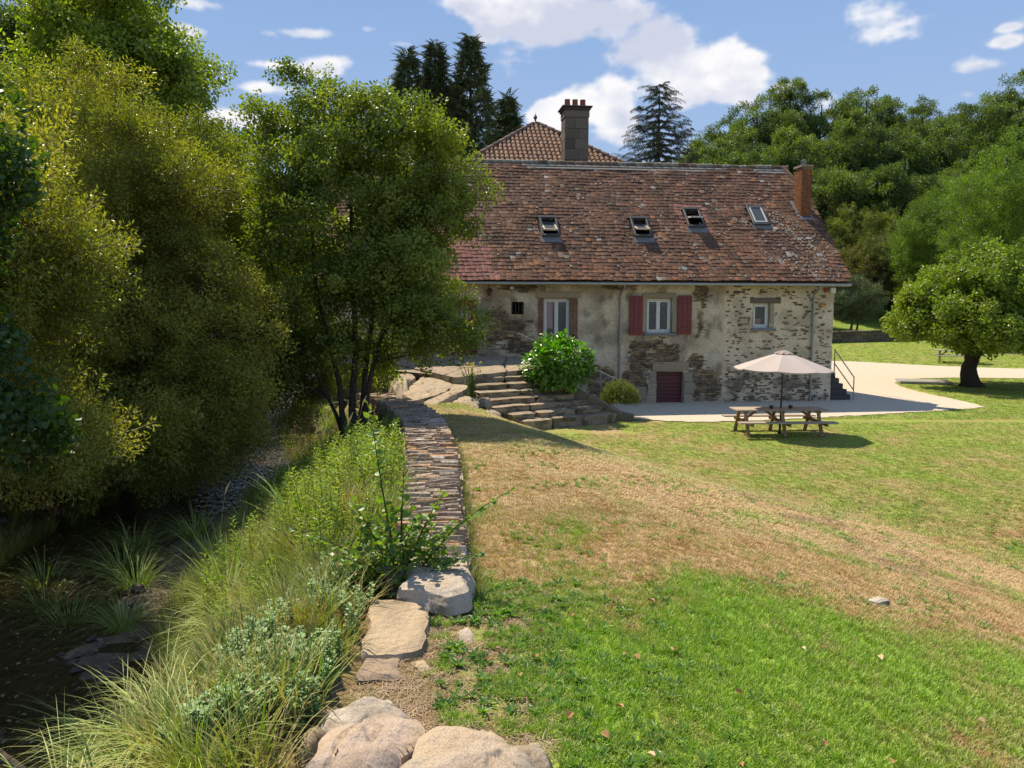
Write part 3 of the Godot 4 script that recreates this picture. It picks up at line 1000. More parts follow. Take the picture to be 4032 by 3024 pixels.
	while LT.size() < 800 and guard < 40000:
		guard += 1
		var lx := R.randf_range(-6.5, 13.0)
		var ls := R.randf_range(0.1, 7.0)
		var want := N1.get_noise_2d(lx * 4.0, ls * 6.0) * 0.8 + 0.75 * smoothstep(2.0, 0.3, absf(lx - 11.4 - (2.5 - ls) * 0.2)) * smoothstep(5.5, 3.0, ls) - 0.12
		if R.randf() > clampf(want, 0.015, 0.9): continue
		var row := floorf(ls / 0.199)
		LT.append(Transform3D(roof_basis(0.085) * Basis(Vector3.UP, R.randf() * TAU).scaled(Vector3.ONE * R.randf_range(0.3, 1.5)), roof_at(lx, row * 0.199 + R.randf_range(-0.03, 0.15), 0.078 + N1.get_noise_2d(lx * 1.5, row * 0.199 * 1.5) * 0.06)))
		LC.append(vary(Color(0.43, 0.38, 0.31), 0.25))
	tag(multi("lichen", lm.mesh(), mats["tile"], LT, LC, roof), "", "", "", "stuff")
	# ridge
	var x := -7.2
	while x < 12.5:
		var m := MB.new()
		var c := vary(Color(0.26, 0.19, 0.14), 0.3)
		if R.randf() < 0.3: c = Color(0.4, 0.37, 0.3)
		m.tube([Vector3(-0.2, 0, 0), Vector3(0.2, 0.012, 0)], [0.105, 0.125], 10, c)
		partb("ridge_tile", m, mats["tile"], roof).position = roof_at(x + 0.2, RIDGE_S, -0.01) + Vector3(0, 0.03 + N1.get_noise_1d(x * 2.0) * 0.05, 0)
		x += 0.385
	var fm := MB.new()
	for i in 2:
		fm.box(Transform3D(roof_basis(0.04), roof_at(2.65, RIDGE_S - 0.2 - i * 0.16, 0.07 - i * 0.01)), Vector3(19.8, 0.025, 0.1), Color(0.36, 0.34, 0.31))
	partb("ridge_mortar", fm, mats["granite"], roof)
	for i in 5:
		var m := MB.new()
		m.tube([Vector3.ZERO, Vector3(0.12, -0.3, 0.26)], [0.1, 0.12], 8, vary(Color(0.28, 0.18, 0.13), 0.2))
		partb("ridge_tile", m, mats["tile"], roof).position = roof_at(12.62, RIDGE_S) .lerp(roof_at(13.12, 5.4), i / 5.0) + Vector3(0, 0.04, 0.02)
	# roof windows
	var gray := Color(0.13, 0.125, 0.115)
	for i in 4:
		var w2: Array = sky[i]
		var n := Node3D.new()
		n.name = "roof_window"
		Hs.add_child(n, true)
		n.transform = Transform3D(roof_basis(), roof_at(w2[0], w2[1], 0.0))
		var f := MB.new()
		for s in [-1, 1]:
			f.box(Transform3D(Basis(), Vector3(s * 0.31, 0.08, 0)), Vector3(0.08, 0.14, 1.16), gray, 0.01)
			f.box(Transform3D(Basis(), Vector3(0, 0.08 + (0.012 if s < 0 else 0.0), s * 0.54)), Vector3(0.7, 0.14, 0.12), gray, 0.01)
		partb("frame", f, mats["metal"], n)
		var ap := MB.new()
		ap.box(Transform3D(Basis(Vector3.RIGHT, 0.05), Vector3(0, 0.06, 0.74)), Vector3(0.86, 0.012, 0.3), Color(0.24, 0.22, 0.2))
		partb("apron", ap, mats["metal"], n)
		var sa := Node3D.new()
		sa.name = "sash"
		n.add_child(sa)
		sa.transform = Transform3D(Basis(Vector3.RIGHT, -[0.4, 0.5, 0.72, 0.0][i]), Vector3(0, 0.1 if i < 3 else 0.13, 0))
		var fr := MB.new()
		var wk := Color(0.5, 0.42, 0.3) if i < 2 else Color(0.5, 0.52, 0.48)
		for s in [-1, 1]:
			fr.box(Transform3D(Basis(), Vector3(s * 0.24, 0, 0)), Vector3(0.06, 0.06, 0.98), wk, 0.006)
			fr.box(Transform3D(Basis(), Vector3(0, 0.002, s * 0.46)), Vector3(0.54, 0.06, 0.06), wk if s > 0 else gray, 0.006)
		fr.quad(Vector3(-0.21, 0.01, -0.43), Vector3(0.21, 0.01, -0.43), Vector3(0.21, 0.01, 0.43), Vector3(-0.21, 0.01, 0.43), Vector3.UP, Color(0.08, 0.09, 0.1))
		var so := fr.mesh()
		var mi := MeshInstance3D.new()
		mi.name = "sash_frame"
		mi.mesh = so
		var gm := mat("dark_glass", Color.WHITE, 0.12)
		mi.material_override = gm
		sa.add_child(mi)
	# brick chimney at the right end
	var cen := Vector3(12.52, 0, -2.46)
	var core := MB.new()
	core.box(Transform3D(Basis(), cen + Vector3(0, 8.25, 0)), Vector3(0.4, 2.5, 0.6), Color(0.36, 0.27, 0.2))
	var ch := partb("chimney", core, mats["plaster"], Hs, "orange brick chimney with a metal cowl at the right end of the roof")
	var yy := 7.1
	var odd := 0
	while yy < 9.42:
		for face in 3:
			var long := 0.44 if face == 0 else 0.64
			var nn := 2 if face == 0 else 3
			var cuts := [0.0]
			for i in nn: cuts.append((i + (0.5 if odd else 1.0)) * long / nn)
			if odd: cuts.append(long)
			for i in cuts.size() - 1:
				var a: float = cuts[i]
				var e: float = minf(cuts[i + 1], long)
				if e - a < 0.03: continue
				var m := MB.new()
				m.box(Transform3D(), Vector3(e - a - 0.01, 0.074, 0.03), vary(Color(0.4, 0.17, 0.085).lerp(Color(0.3, 0.13, 0.07), R.randf()), 0.15), 0.006, 0.002, R)
				var o := partb("brick", m, mats["brick"], ch)
				var u := (a + e) * 0.5 - long * 0.5
				if face == 0: o.position = cen + Vector3(u, yy, 0.31)
				elif face == 1: o.transform = Transform3D(Basis(Vector3.UP, PI * 0.5), cen + Vector3(-0.21, yy, u))
				else: o.transform = Transform3D(Basis(Vector3.UP, PI * 0.5), cen + Vector3(0.21, yy, u))
		odd = 1 - odd
		yy += 0.086
	var cap := MB.new()
	cap.box(Transform3D(Basis(), cen + Vector3(0, 9.48, 0)), Vector3(0.54, 0.1, 0.74), Color(0.34, 0.27, 0.2), 0.015)
	partb("chimney_cap", cap, mats["granite"], ch)
	var cw := MB.new()
	cw.lathe([Vector2(0.09, 0.0), Vector2(0.09, 0.12), Vector2(0.13, 0.14), Vector2(0.13, 0.16), Vector2(0.09, 0.17), Vector2(0.09, 0.2), Vector2(0.14, 0.22), Vector2(0.0, 0.27)], 14, cen + Vector3(0, 9.53, 0), Color(0.3, 0.31, 0.33))
	partb("cowl", cw, mats["metal"], ch)
	var ld := MB.new()
	ld.box(Transform3D(roof_basis(), roof_at(12.52, 3.72, 0.075)), Vector3(0.56, 0.012, 0.34), Color(0.3, 0.32, 0.34))
	ld.box(Transform3D(roof_basis(), roof_at(12.22, 4.3, 0.075)), Vector3(0.14, 0.012, 1.0), Color(0.36, 0.37, 0.37))
	partb("flashing", ld, mats["metal"], ch)

func make_pavilion() -> void:
	var Pv := thing("pavilion_house", "square house behind the mill with a pale canal-tile hipped roof and finial", "house", Vector3(0, 0, -29.5), deg_to_rad(7.0))
	var ap := Vector3(2.67, 13.05, -11.9)
	var hw := 5.0
	var fall := 0.71
	var w := MB.new()
	w.box(Transform3D(Basis(), Vector3(ap.x, 4.7, ap.z)), Vector3(9.4, 9.6, 9.4), Color(0.45, 0.4, 0.32))
	partb("wall", w, mats["plaster"], Pv)
	var r := MB.new()
	var cs := []
	for g in [[-1, 1], [1, 1], [1, -1], [-1, -1]]: cs.append(ap + Vector3(g[0] * hw, -hw * fall, g[1] * hw))
	for i in 4:
		var a: Vector3 = cs[i]
		var e: Vector3 = cs[(i + 1) % 4]
		r.trio(ap, a, e, (a + e) * 0.5 - Vector3(ap.x, a.y - 3.0, ap.z), Color(0.3, 0.17, 0.11))
	var roof := partb("roof", r, mats["tile"], Pv)
	var ang := atan(fall)
	var bs := Basis(Vector3.RIGHT, Vector3(0, cos(ang), sin(ang)), Vector3(0, -sin(ang), cos(ang)))
	var sl := hw / cos(ang)
	var row := 0
	var s := 0.35
	while s < sl - 1.2:
		var half := s * cos(ang)
		var nx := int(half / 0.23)
		for i in range(-nx, nx + 1):
			var m := MB.new()
			var c := vary(Color(0.43, 0.245, 0.155).lerp(Color(0.36, 0.24, 0.18), R.randf()), 0.16)
			var ring := 6
			for k in ring:
				var a0 := PI * k / ring
				var a1 := PI * (k + 1) / ring
				var u0 := Vector3(cos(a0), sin(a0), 0)
				var u1 := Vector3(cos(a1), sin(a1), 0)
				var r0 := 0.085
				var r1 := 0.108
				m.trin(u0 * r0 + Vector3(0, 0, -0.25), u1 * r0 + Vector3(0, 0, -0.25), u1 * r1 + Vector3(0, 0.02, 0.25), u0, u1, u1, c)
				m.trin(u0 * r0 + Vector3(0, 0, -0.25), u1 * r1 + Vector3(0, 0.02, 0.25), u0 * r1 + Vector3(0, 0.02, 0.25), u0, u1, u0, c)
				m.quad(u0 * r1 + Vector3(0, 0.02, 0.25), u1 * r1 + Vector3(0, 0.02, 0.25), u1 * (r1 - 0.018) + Vector3(0, 0.02, 0.25), u0 * (r1 - 0.018) + Vector3(0, 0.02, 0.25), Vector3.BACK, c)
			var o := partb("tile", m, mats["tile"], roof)
			o.transform = Transform3D(bs * Basis(Vector3.UP, R.randf_range(-0.03, 0.03)), ap + Vector3(i * 0.23 + R.randf_range(-0.01, 0.01), -sin(ang) * s, cos(ang) * s) + Vector3(0, 0.02 + R.randf_range(0.0, 0.012), 0))
		s += 0.4
		row += 1
	for g in [0, 1]:
		var e: Vector3 = cs[g]
		for i in 13:
			var m := MB.new()
			var a := ap.lerp(e, 0.02 + i * 0.065)
			var b2 := ap.lerp(e, 0.02 + i * 0.065 + 0.075)
			m.tube([a + Vector3(0, 0.09, 0), b2 + Vector3(0, 0.1, 0)], [0.1, 0.13], 8, vary(Color(0.3, 0.21, 0.16), 0.25))
			partb("hip_tile", m, mats["tile"], roof)
	var fn := MB.new()
	fn.lathe([Vector2(0.2, -0.15), Vector2(0.12, 0.08), Vector2(0.06, 0.14), Vector2(0.05, 0.24), Vector2(0.09, 0.27), Vector2(0.1, 0.36), Vector2(0.05, 0.44), Vector2(0.02, 0.5), Vector2(0.0, 0.52)], 12, ap, Color(0.12, 0.11, 0.11))
	partb("finial", fn, mats["metal"], roof)
	# big stone chimney with three clay pots
	var c0 := Vector3(3.83, 0, -7.4)
	var core := MB.new()
	core.box(Transform3D(Basis(), c0 + Vector3(0, 10.9, 0)), Vector3(1.02, 3.2, 0.86), Color(0.12, 0.1, 0.08))
	var ch := partb("chimney", core, mats["granite"], Pv, "tall grey stone chimney with three orange pots")
	var yy := 9.5
	var odd := 0
	while yy < 12.3:
		var hh := 0.46
		for face in 2:
			var long := 1.1 if face == 0 else 0.94
			var cuts: Array = ([0.0, 0.42, 1.0] if odd else [0.0, 0.6, 1.0])
			if face == 1: cuts = [0.0, 0.5, 1.0] if odd else [0.0, 1.0]
			for i in cuts.size() - 1:
				var a: float = cuts[i] * long
				var e: float = cuts[i + 1] * long
				var m := MB.new()
				m.box(Transform3D(), Vector3(e - a - 0.008, hh - 0.008, 0.06), vary(Color(0.26, 0.225, 0.175).lerp(Color(0.17, 0.15, 0.125), R.randf()), 0.12), 0.008, 0.004, R)
				var o := partb("block", m, mats["granite"], ch)
				var u := (a + e) * 0.5 - long * 0.5
				if face == 0: o.position = c0 + Vector3(u, yy + hh * 0.5, 0.44)
				else: o.transform = Transform3D(Basis(Vector3.UP, PI * 0.5), c0 + Vector3(-0.52, yy + hh * 0.5, u - 0.035))
		odd = 1 - odd
		yy += hh
	var cap := MB.new()
	var cc := Color(0.25, 0.22, 0.175)
	cap.box(Transform3D(Basis(), c0 + Vector3(0, 12.45, 0)), Vector3(1.17, 0.36, 1.0), cc, 0.05)
	cap.box(Transform3D(Basis(), c0 + Vector3(0, 12.67, 0)), Vector3(1.26, 0.1, 1.1), Color(0.13, 0.12, 0.11), 0.02)
	cap.box(Transform3D(Basis(), c0 + Vector3(0, 12.755, 0)), Vector3(1.4, 0.07, 1.24), Color(0.1, 0.095, 0.09), 0.02)
	partb("chimney_cap", cap, mats["granite"], ch)
	for i in 3:
		var pm := MB.new()
		pm.lathe([Vector2(0.15, 0.0), Vector2(0.125, 0.3), Vector2(0.135, 0.38), Vector2(0.1, 0.385), Vector2(0.09, 0.2)], 14, c0 + Vector3(-0.36 + i * 0.36, 12.79, 0), Color(0.46, 0.17, 0.1))
		partb("chimney_pot", pm, mats["brick"], ch)

# ---------------------------------------------------------------- stones
var undercut := 0.0
func stone(mb: MB, pts: Array, y0: float, ax: float, az: float, thick: float, dome: float, amp: float, freq: float, k: Color, rings := 6, seg := 48, rough := 0.02) -> void:
	var poly := []
	var c := Vector2.ZERO
	var total := 0.0
	var np := pts.size() / 2
	for i in np:
		poly.append(Vector2(pts[2 * i], pts[2 * i + 1]))
		c += poly[i]
	c /= np
	for i in np: total += poly[i].distance_to(poly[(i + 1) % np])
	var edge := []
	var i0 := 0
	var acc := 0.0
	for s in seg:
		var want := total * s / seg
		while acc + poly[i0 % np].distance_to(poly[(i0 + 1) % np]) < want:
			acc += poly[i0 % np].distance_to(poly[(i0 + 1) % np])
			i0 += 1
		var a: Vector2 = poly[i0 % np]
		var b: Vector2 = poly[(i0 + 1) % np]
		var p := a.lerp(b, (want - acc) / maxf(a.distance_to(b), 0.0001))
		p += (p - c).normalized() * N3.get_noise_2d(p.x * 12.0 + y0 * 9.0, p.y * 12.0) * rough * 2.0
		edge.append(p)
	var off := y0 * 37.0
	var fac := []
	if dome > 0.025:
		for i in 6:
			var a := TAU * i / 6.0 + R.randf_range(-0.4, 0.4)
			fac.append([Vector2(cos(a), sin(a)), total * R.randf_range(0.05, 0.115), R.randf_range(0.25, 0.7)])
	var hf := func(q: Vector2, r: float) -> float:
		var f := freq
		var crack := 0.0
		if thick >= 0.4: crack = -0.035 * smoothstep(0.035, 0.0, absf(N1.get_noise_2d(q.x * 5.0 + off, q.y * 3.0))) * smoothstep(1.0, 0.8, r)
		var top := dome * (1.0 - r * r * r)
		for p in fac:
			top = minf(top, dome * 0.8 - (p[0].dot(q - c) - p[1]) * p[2])
		return crack + y0 + ax * (q.x - c.x) + az * (q.y - c.y) + top + amp * (N2.get_noise_2d(q.x * f + off, q.y * f) + 0.5 * N3.get_noise_2d(q.x * f * 2.5, q.y * f * 2.5 + off) + 0.35 * N1.get_noise_2d(q.x * f * 9.0, q.y * f * 9.0 + off)) - (rough * 0.9) * pow(r, 10.0)
	var R0 := []
	var NN := []
	for j in rings + 1:
		var r := pow(float(j) / rings, 0.75)
		var row := []
		var rn := []
		for s in seg:
			var q: Vector2 = c.lerp(edge[s], r)
			row.append(Vector3(q.x, hf.call(q, r), q.y))
			var e := 0.02
			var out: Vector2 = (edge[s] - c)
			var rr := 1.0 / maxf(out.length(), 0.05)
			var on := out.normalized()
			var tg := Vector2(-on.y, on.x)
			var dr: float = (hf.call(q + on * e, minf(r + e * rr, 1.0)) - hf.call(q - on * e, maxf(r - e * rr, 0.0))) / (2.0 * e)
			var dt: float = (hf.call(q + tg * e, r) - hf.call(q - tg * e, r)) / (2.0 * e)
			var g2 := on * dr + tg * dt
			rn.append(Vector3(-g2.x, 1.0, -g2.y).normalized())
		R0.append(row)
		NN.append(rn)
	for j in rings:
		for s in seg:
			var t := (s + 1) % seg
			var p: Vector3 = R0[j + 1][s]
			var n := N2.get_noise_2d(p.x * 22.0 + off, p.z * 22.0) * 0.5 + N1.get_noise_2d(p.x * 8.0, p.z * 8.0 + off) * 0.5
			var kk := k.lerp(Color(k.r * 0.62, k.g * 0.6, k.b * 0.58), clampf(n * 1.6 + 0.15, 0.0, 1.0)).lerp(Color(0.5, 0.35, 0.2), clampf(-n * 1.2, 0.0, 0.45))
			mb.trin(R0[j][s], R0[j + 1][s], R0[j + 1][t], NN[j][s], NN[j + 1][s], NN[j + 1][t], kk)
			if j > 0: mb.trin(R0[j][s], R0[j + 1][t], R0[j][t], NN[j][s], NN[j + 1][t], NN[j][t], kk)
	var lay := 3
	for l in lay:
		for s in seg:
			var t := (s + 1) % seg
			var a: Vector3 = R0[rings][s]
			var b: Vector3 = R0[rings][t]
			var os := Vector3(edge[s].x - c.x, 0, edge[s].y - c.y).normalized()
			var ot := Vector3(edge[t].x - c.x, 0, edge[t].y - c.y).normalized()
			var w0 := sin(PI * l / lay) * rough + (N3.get_noise_3d(a.x * 9.0, l * 3.0, a.z * 9.0) * rough * 1.5 if l > 0 else 0.0)
			var w1 := sin(PI * (l + 1) / lay) * rough + N3.get_noise_3d(a.x * 9.0, (l + 1) * 3.0, a.z * 9.0) * rough * 1.5
			var x0 := sin(PI * l / lay) * rough + (N3.get_noise_3d(b.x * 9.0, l * 3.0, b.z * 9.0) * rough * 1.5 if l > 0 else 0.0)
			var x1 := sin(PI * (l + 1) / lay) * rough + N3.get_noise_3d(b.x * 9.0, (l + 1) * 3.0, b.z * 9.0) * rough * 1.5
			if l > 0: w0 -= undercut; x0 -= undercut
			w1 -= undercut; x1 -= undercut
			var dn0 := Vector3(0, -thick * l / lay, 0)
			var dn1 := Vector3(0, -thick * (l + 1) / lay, 0)
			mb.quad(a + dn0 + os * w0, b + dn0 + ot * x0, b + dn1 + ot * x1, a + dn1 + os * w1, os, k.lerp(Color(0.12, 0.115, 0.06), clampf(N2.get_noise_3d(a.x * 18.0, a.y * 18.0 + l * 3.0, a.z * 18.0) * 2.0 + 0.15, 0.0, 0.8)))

func one_stone(called: String, label: String, cat: String, pts: Array, y0: float, ax: float, az: float, thick: float, dome: float, amp: float, freq: float, k: Color, rings := 6, seg := 48, rough := 0.02, group := "") -> MeshInstance3D:
	var b := MB.new()
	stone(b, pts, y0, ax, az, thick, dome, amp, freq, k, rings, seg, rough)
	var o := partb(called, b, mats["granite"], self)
	tag(o, label, cat, group)
	return o

func make_terrace() -> void:
	var gr := Color(0.5, 0.4, 0.3)
	var te := Node3D.new()
	te.name = "terrace"
	add_child(te)
	var tb := MB.new()
	tb.trio(Vector3(-6.9, 1.72, -28.0), Vector3(-2.2, 1.5, -25.5), Vector3(-7.0, 1.84, -29.4), Vector3.UP, Color(0.4, 0.33, 0.25))
	tb.trio(Vector3(-2.2, 1.5, -25.5), Vector3(-7.0, 1.84, -29.4), Vector3(1.6, 1.84, -29.7), Vector3.UP, Color(0.4, 0.33, 0.25))
	tb.trio(Vector3(-2.2, 1.5, -25.5), Vector3(1.6, 1.6, -27.0), Vector3(1.6, 1.84, -29.7), Vector3.UP, Color(0.4, 0.33, 0.25))
	partb("bed", tb, mats["granite"], te)
	tag(te, "flagged stone terrace in front of the red door", "", "", "structure")
	for p in [[-6.9, -27.8, -4.1, -27.55, -3.3, -28.4, -3.2, -29.4, -7.0, -29.0], [-4.05, -27.6, -3.25, -26.55, -2.2, -25.2, -1.7, -26.6, -2.2, -28.0, -3.25, -28.35], [-2.15, -25.15, -1.75, -24.75, -1.0, -25.35, -0.2, -25.85, -0.3, -27.3, -1.65, -26.65], [-3.2, -28.42, -2.15, -28.05, -1.7, -26.7, -0.35, -27.4, -0.2, -29.5, -3.15, -29.4], [-0.15, -25.9, 0.6, -26.35, 1.6, -26.8, 1.7, -29.7, -0.15, -29.5, -0.25, -27.3]]:
		var b := MB.new()
		var cz := 0.0
		for i in range(1, p.size(), 2): cz += p[i]
		cz /= p.size() / 2
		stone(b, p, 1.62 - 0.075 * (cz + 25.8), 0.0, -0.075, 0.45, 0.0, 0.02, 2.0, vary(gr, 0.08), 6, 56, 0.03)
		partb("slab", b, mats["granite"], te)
	undercut = 0.05
	# fan of steps
	var S := thing("stone_steps", "fan of rough stone steps climbing from the gravel to the terrace", "steps")
	var st := [[-1.0, -25.35, 0.57, -26.3, 1.63], [-1.5, -25.1, 0.8, -26.1, 1.46], [-1.08, -24.75, 1.36, -25.95, 1.27], [-0.99, -24.3, 1.74, -25.8, 1.08], [-0.73, -24.0, 2.11, -25.65, 0.89], [-0.56, -23.75, 2.45, -25.6, 0.7], [0.0, -23.6, 3.0, -25.4, 0.51], [0.35, -23.45, 3.43, -25.25, 0.32]]
	for k in range(1, 8):
		var q: Array = st[k]
		var a := Vector2(q[0], q[1])
		var e := Vector2(q[2], q[3])
		var back := (e - a).orthogonal().normalized() * 0.62
		if back.y > 0.0: back = -back
		var cuts := [0.0, R.randf_range(0.35, 0.6), 1.0] if k < 5 else [0.0, R.randf_range(0.25, 0.38), R.randf_range(0.6, 0.75), 1.0]
		for i in cuts.size() - 1:
			var u := a.lerp(e, cuts[i] + 0.004)
			var v := a.lerp(e, cuts[i + 1] - 0.004)
			var b := MB.new()
			var j := R.randf_range(-0.03, 0.03)
			var fw := (e - a).orthogonal().normalized() * j
			var um := u.lerp(v, 0.5) - back * R.randf_range(-0.05, 0.08)
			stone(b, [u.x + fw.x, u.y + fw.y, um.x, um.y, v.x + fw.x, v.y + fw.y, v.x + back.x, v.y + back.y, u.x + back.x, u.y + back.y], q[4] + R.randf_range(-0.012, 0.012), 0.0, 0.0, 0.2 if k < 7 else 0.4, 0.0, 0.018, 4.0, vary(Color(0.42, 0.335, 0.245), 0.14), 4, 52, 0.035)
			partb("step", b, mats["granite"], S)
	undercut = 0.0
	# sloping bedrock slabs beside the steps
	var lt := Color(0.56, 0.445, 0.32)
	one_stone("sloping_slab", "large sloping slab of pale rock with cracks, beside the stone wall end", "rock slab", [-3.2, -24.44, -3.0, -26.2, -2.2, -26.0, -1.9, -25.3, -1.9, -24.0, -2.3, -23.0, -2.85, -22.4, -3.3, -23.59], 1.27, 0.0, -0.095, 0.5, 0.02, 0.05, 2.0, lt, 8, 64, 0.04)
	one_stone("sloping_slab", "narrow tilted rock slab with a dark lower edge, between the big sloping slab and steps", "rock slab", [-1.86, -25.25, -1.4, -24.75, -1.4, -24.3, -1.78, -23.2, -2.2, -21.9, -2.55, -22.3, -2.2, -23.0, -1.86, -24.0], 1.18, 0.02, -0.09, 0.5, 0.02, 0.04, 2.0, lt, 8, 56, 0.04)
	one_stone("sloping_slab", "squarish flat pale slab just left of the lowest steps", "rock slab", [-2.15, -22.75, -1.7, -24.3, -1.06, -24.3, -0.99, -23.29, -1.01, -22.5, -2.0, -22.5], 0.93, 0.0, -0.08, 0.5, 0.03, 0.03, 2.0, lt, 8, 56, 0.04)
	one_stone("sloping_slab", "rounded rock at the far end of the stone wall", "rock slab", [-4.11, -26.16, -3.8, -26.88, -3.23, -26.5, -3.17, -25.6, -3.34, -24.82, -3.15, -23.7, -3.25, -22.9, -3.7, -24.08], 1.42, 0.05, -0.06, 0.6, 0.08, 0.05, 2.0, lt, 8, 48, 0.05)
	one_stone("rock", "small grey rock wedged between the flat slab and the steps", "rock", [-0.98, -23.9, -0.72, -23.95, -0.6, -23.6, -0.78, -23.3, -0.98, -23.4], 0.92, 0, 0, 0.4, 0.1, 0.05, 6.0, Color(0.36, 0.31, 0.25), 5, 30, 0.03)
	one_stone("rock", "pale low rock at the foot of the flat slab beside the grass", "rock", [-0.95, -23.1, -0.55, -23.2, -0.28, -22.8, -0.5, -22.5, -0.95, -22.6], 0.62, 0, 0, 0.3, 0.1, 0.05, 6.0, Color(0.5, 0.42, 0.33), 5, 30, 0.03)
	# low sloping kerb wall on the right of the steps
	var kw := MB.new()
	for q in [[1.75, -25.95, 1.16, 2.35, -25.85, 0.85], [2.35, -25.85, 0.85, 2.95, -25.8, 0.55], [2.95, -25.8, 0.55, 3.5, -25.7, 0.24], [3.5, -25.7, 0.24, 3.95, -25.65, 0.16]]:
		kw.bar(Vector3(q[0], q[2] - 0.35, q[1]), Vector3(q[3], q[5] - 0.35, q[4]), 0.3, 0.8, vary(Color(0.3, 0.25, 0.19), 0.15), 0.03)
	tag(partb("kerb_wall", kw, mats["schist"], self), "low sloping stone kerb on the right of the fan of steps", "kerb wall")
	# rail in front of the house
	var hr := thing("handrail", "thin grey handrail sloping down past the hydrangea in front of the mill", "handrail")
	var b2 := MB.new()
	b2.tube([Vector3(0.21, 2.81, -27.3), Vector3(3.5, 1.29, -26.55)], [0.022, 0.022], 8, Color(0.4, 0.42, 0.44))
	partb("rail", b2, mats["metal"], hr)
	for q in [[3.03, 1.5, -26.65]]:
		var b3 := MB.new()
		b3.tube([Vector3(q[0], q[1], q[2]), Vector3(q[0], 0.2, q[2])], [0.02, 0.02], 8, Color(0.4, 0.42, 0.44))
		partb("post", b3, mats["metal"], hr)
	# stairs at the right gable
	var gs := thing("gable_steps", "dark stone staircase against the right gable of the mill", "steps", Vector3(0, 0, -29.5), deg_to_rad(7.0))
	for i in 6:
		var b := MB.new()
		var x1 := 13.68 - i * 0.17
		b.box(Transform3D(), Vector3(x1 - 12.72, 0.22, 1.2), vary(Color(0.12, 0.11, 0.1), 0.15), 0.02, 0.006, R)
		partb("step", b, mats["granite"], gs).position = Vector3((x1 + 12.72) * 0.5, 0.11 + i * 0.222, -0.75)
	var gr2 := thing("handrail", "grey metal handrail of two bars on the stairs at the right gable", "handrail", Vector3(0, 0, -29.5), deg_to_rad(7.0))
	for q in [[[12.9, 2.03], [13.76, 0.93], "rail"], [[12.9, 1.5], [13.76, 0.42], "rail"], [[12.92, 2.05], [12.92, 1.0], "post"], [[13.77, 0.95], [13.77, 0.0], "post"]]:
		var b := MB.new()
		b.tube([Vector3(q[0][0], q[0][1], -0.12), Vector3(q[1][0], q[1][1], -0.12)], [0.022, 0.022], 8, Color(0.4, 0.42, 0.43))
		partb(q[2], b, mats["metal"], gr2)

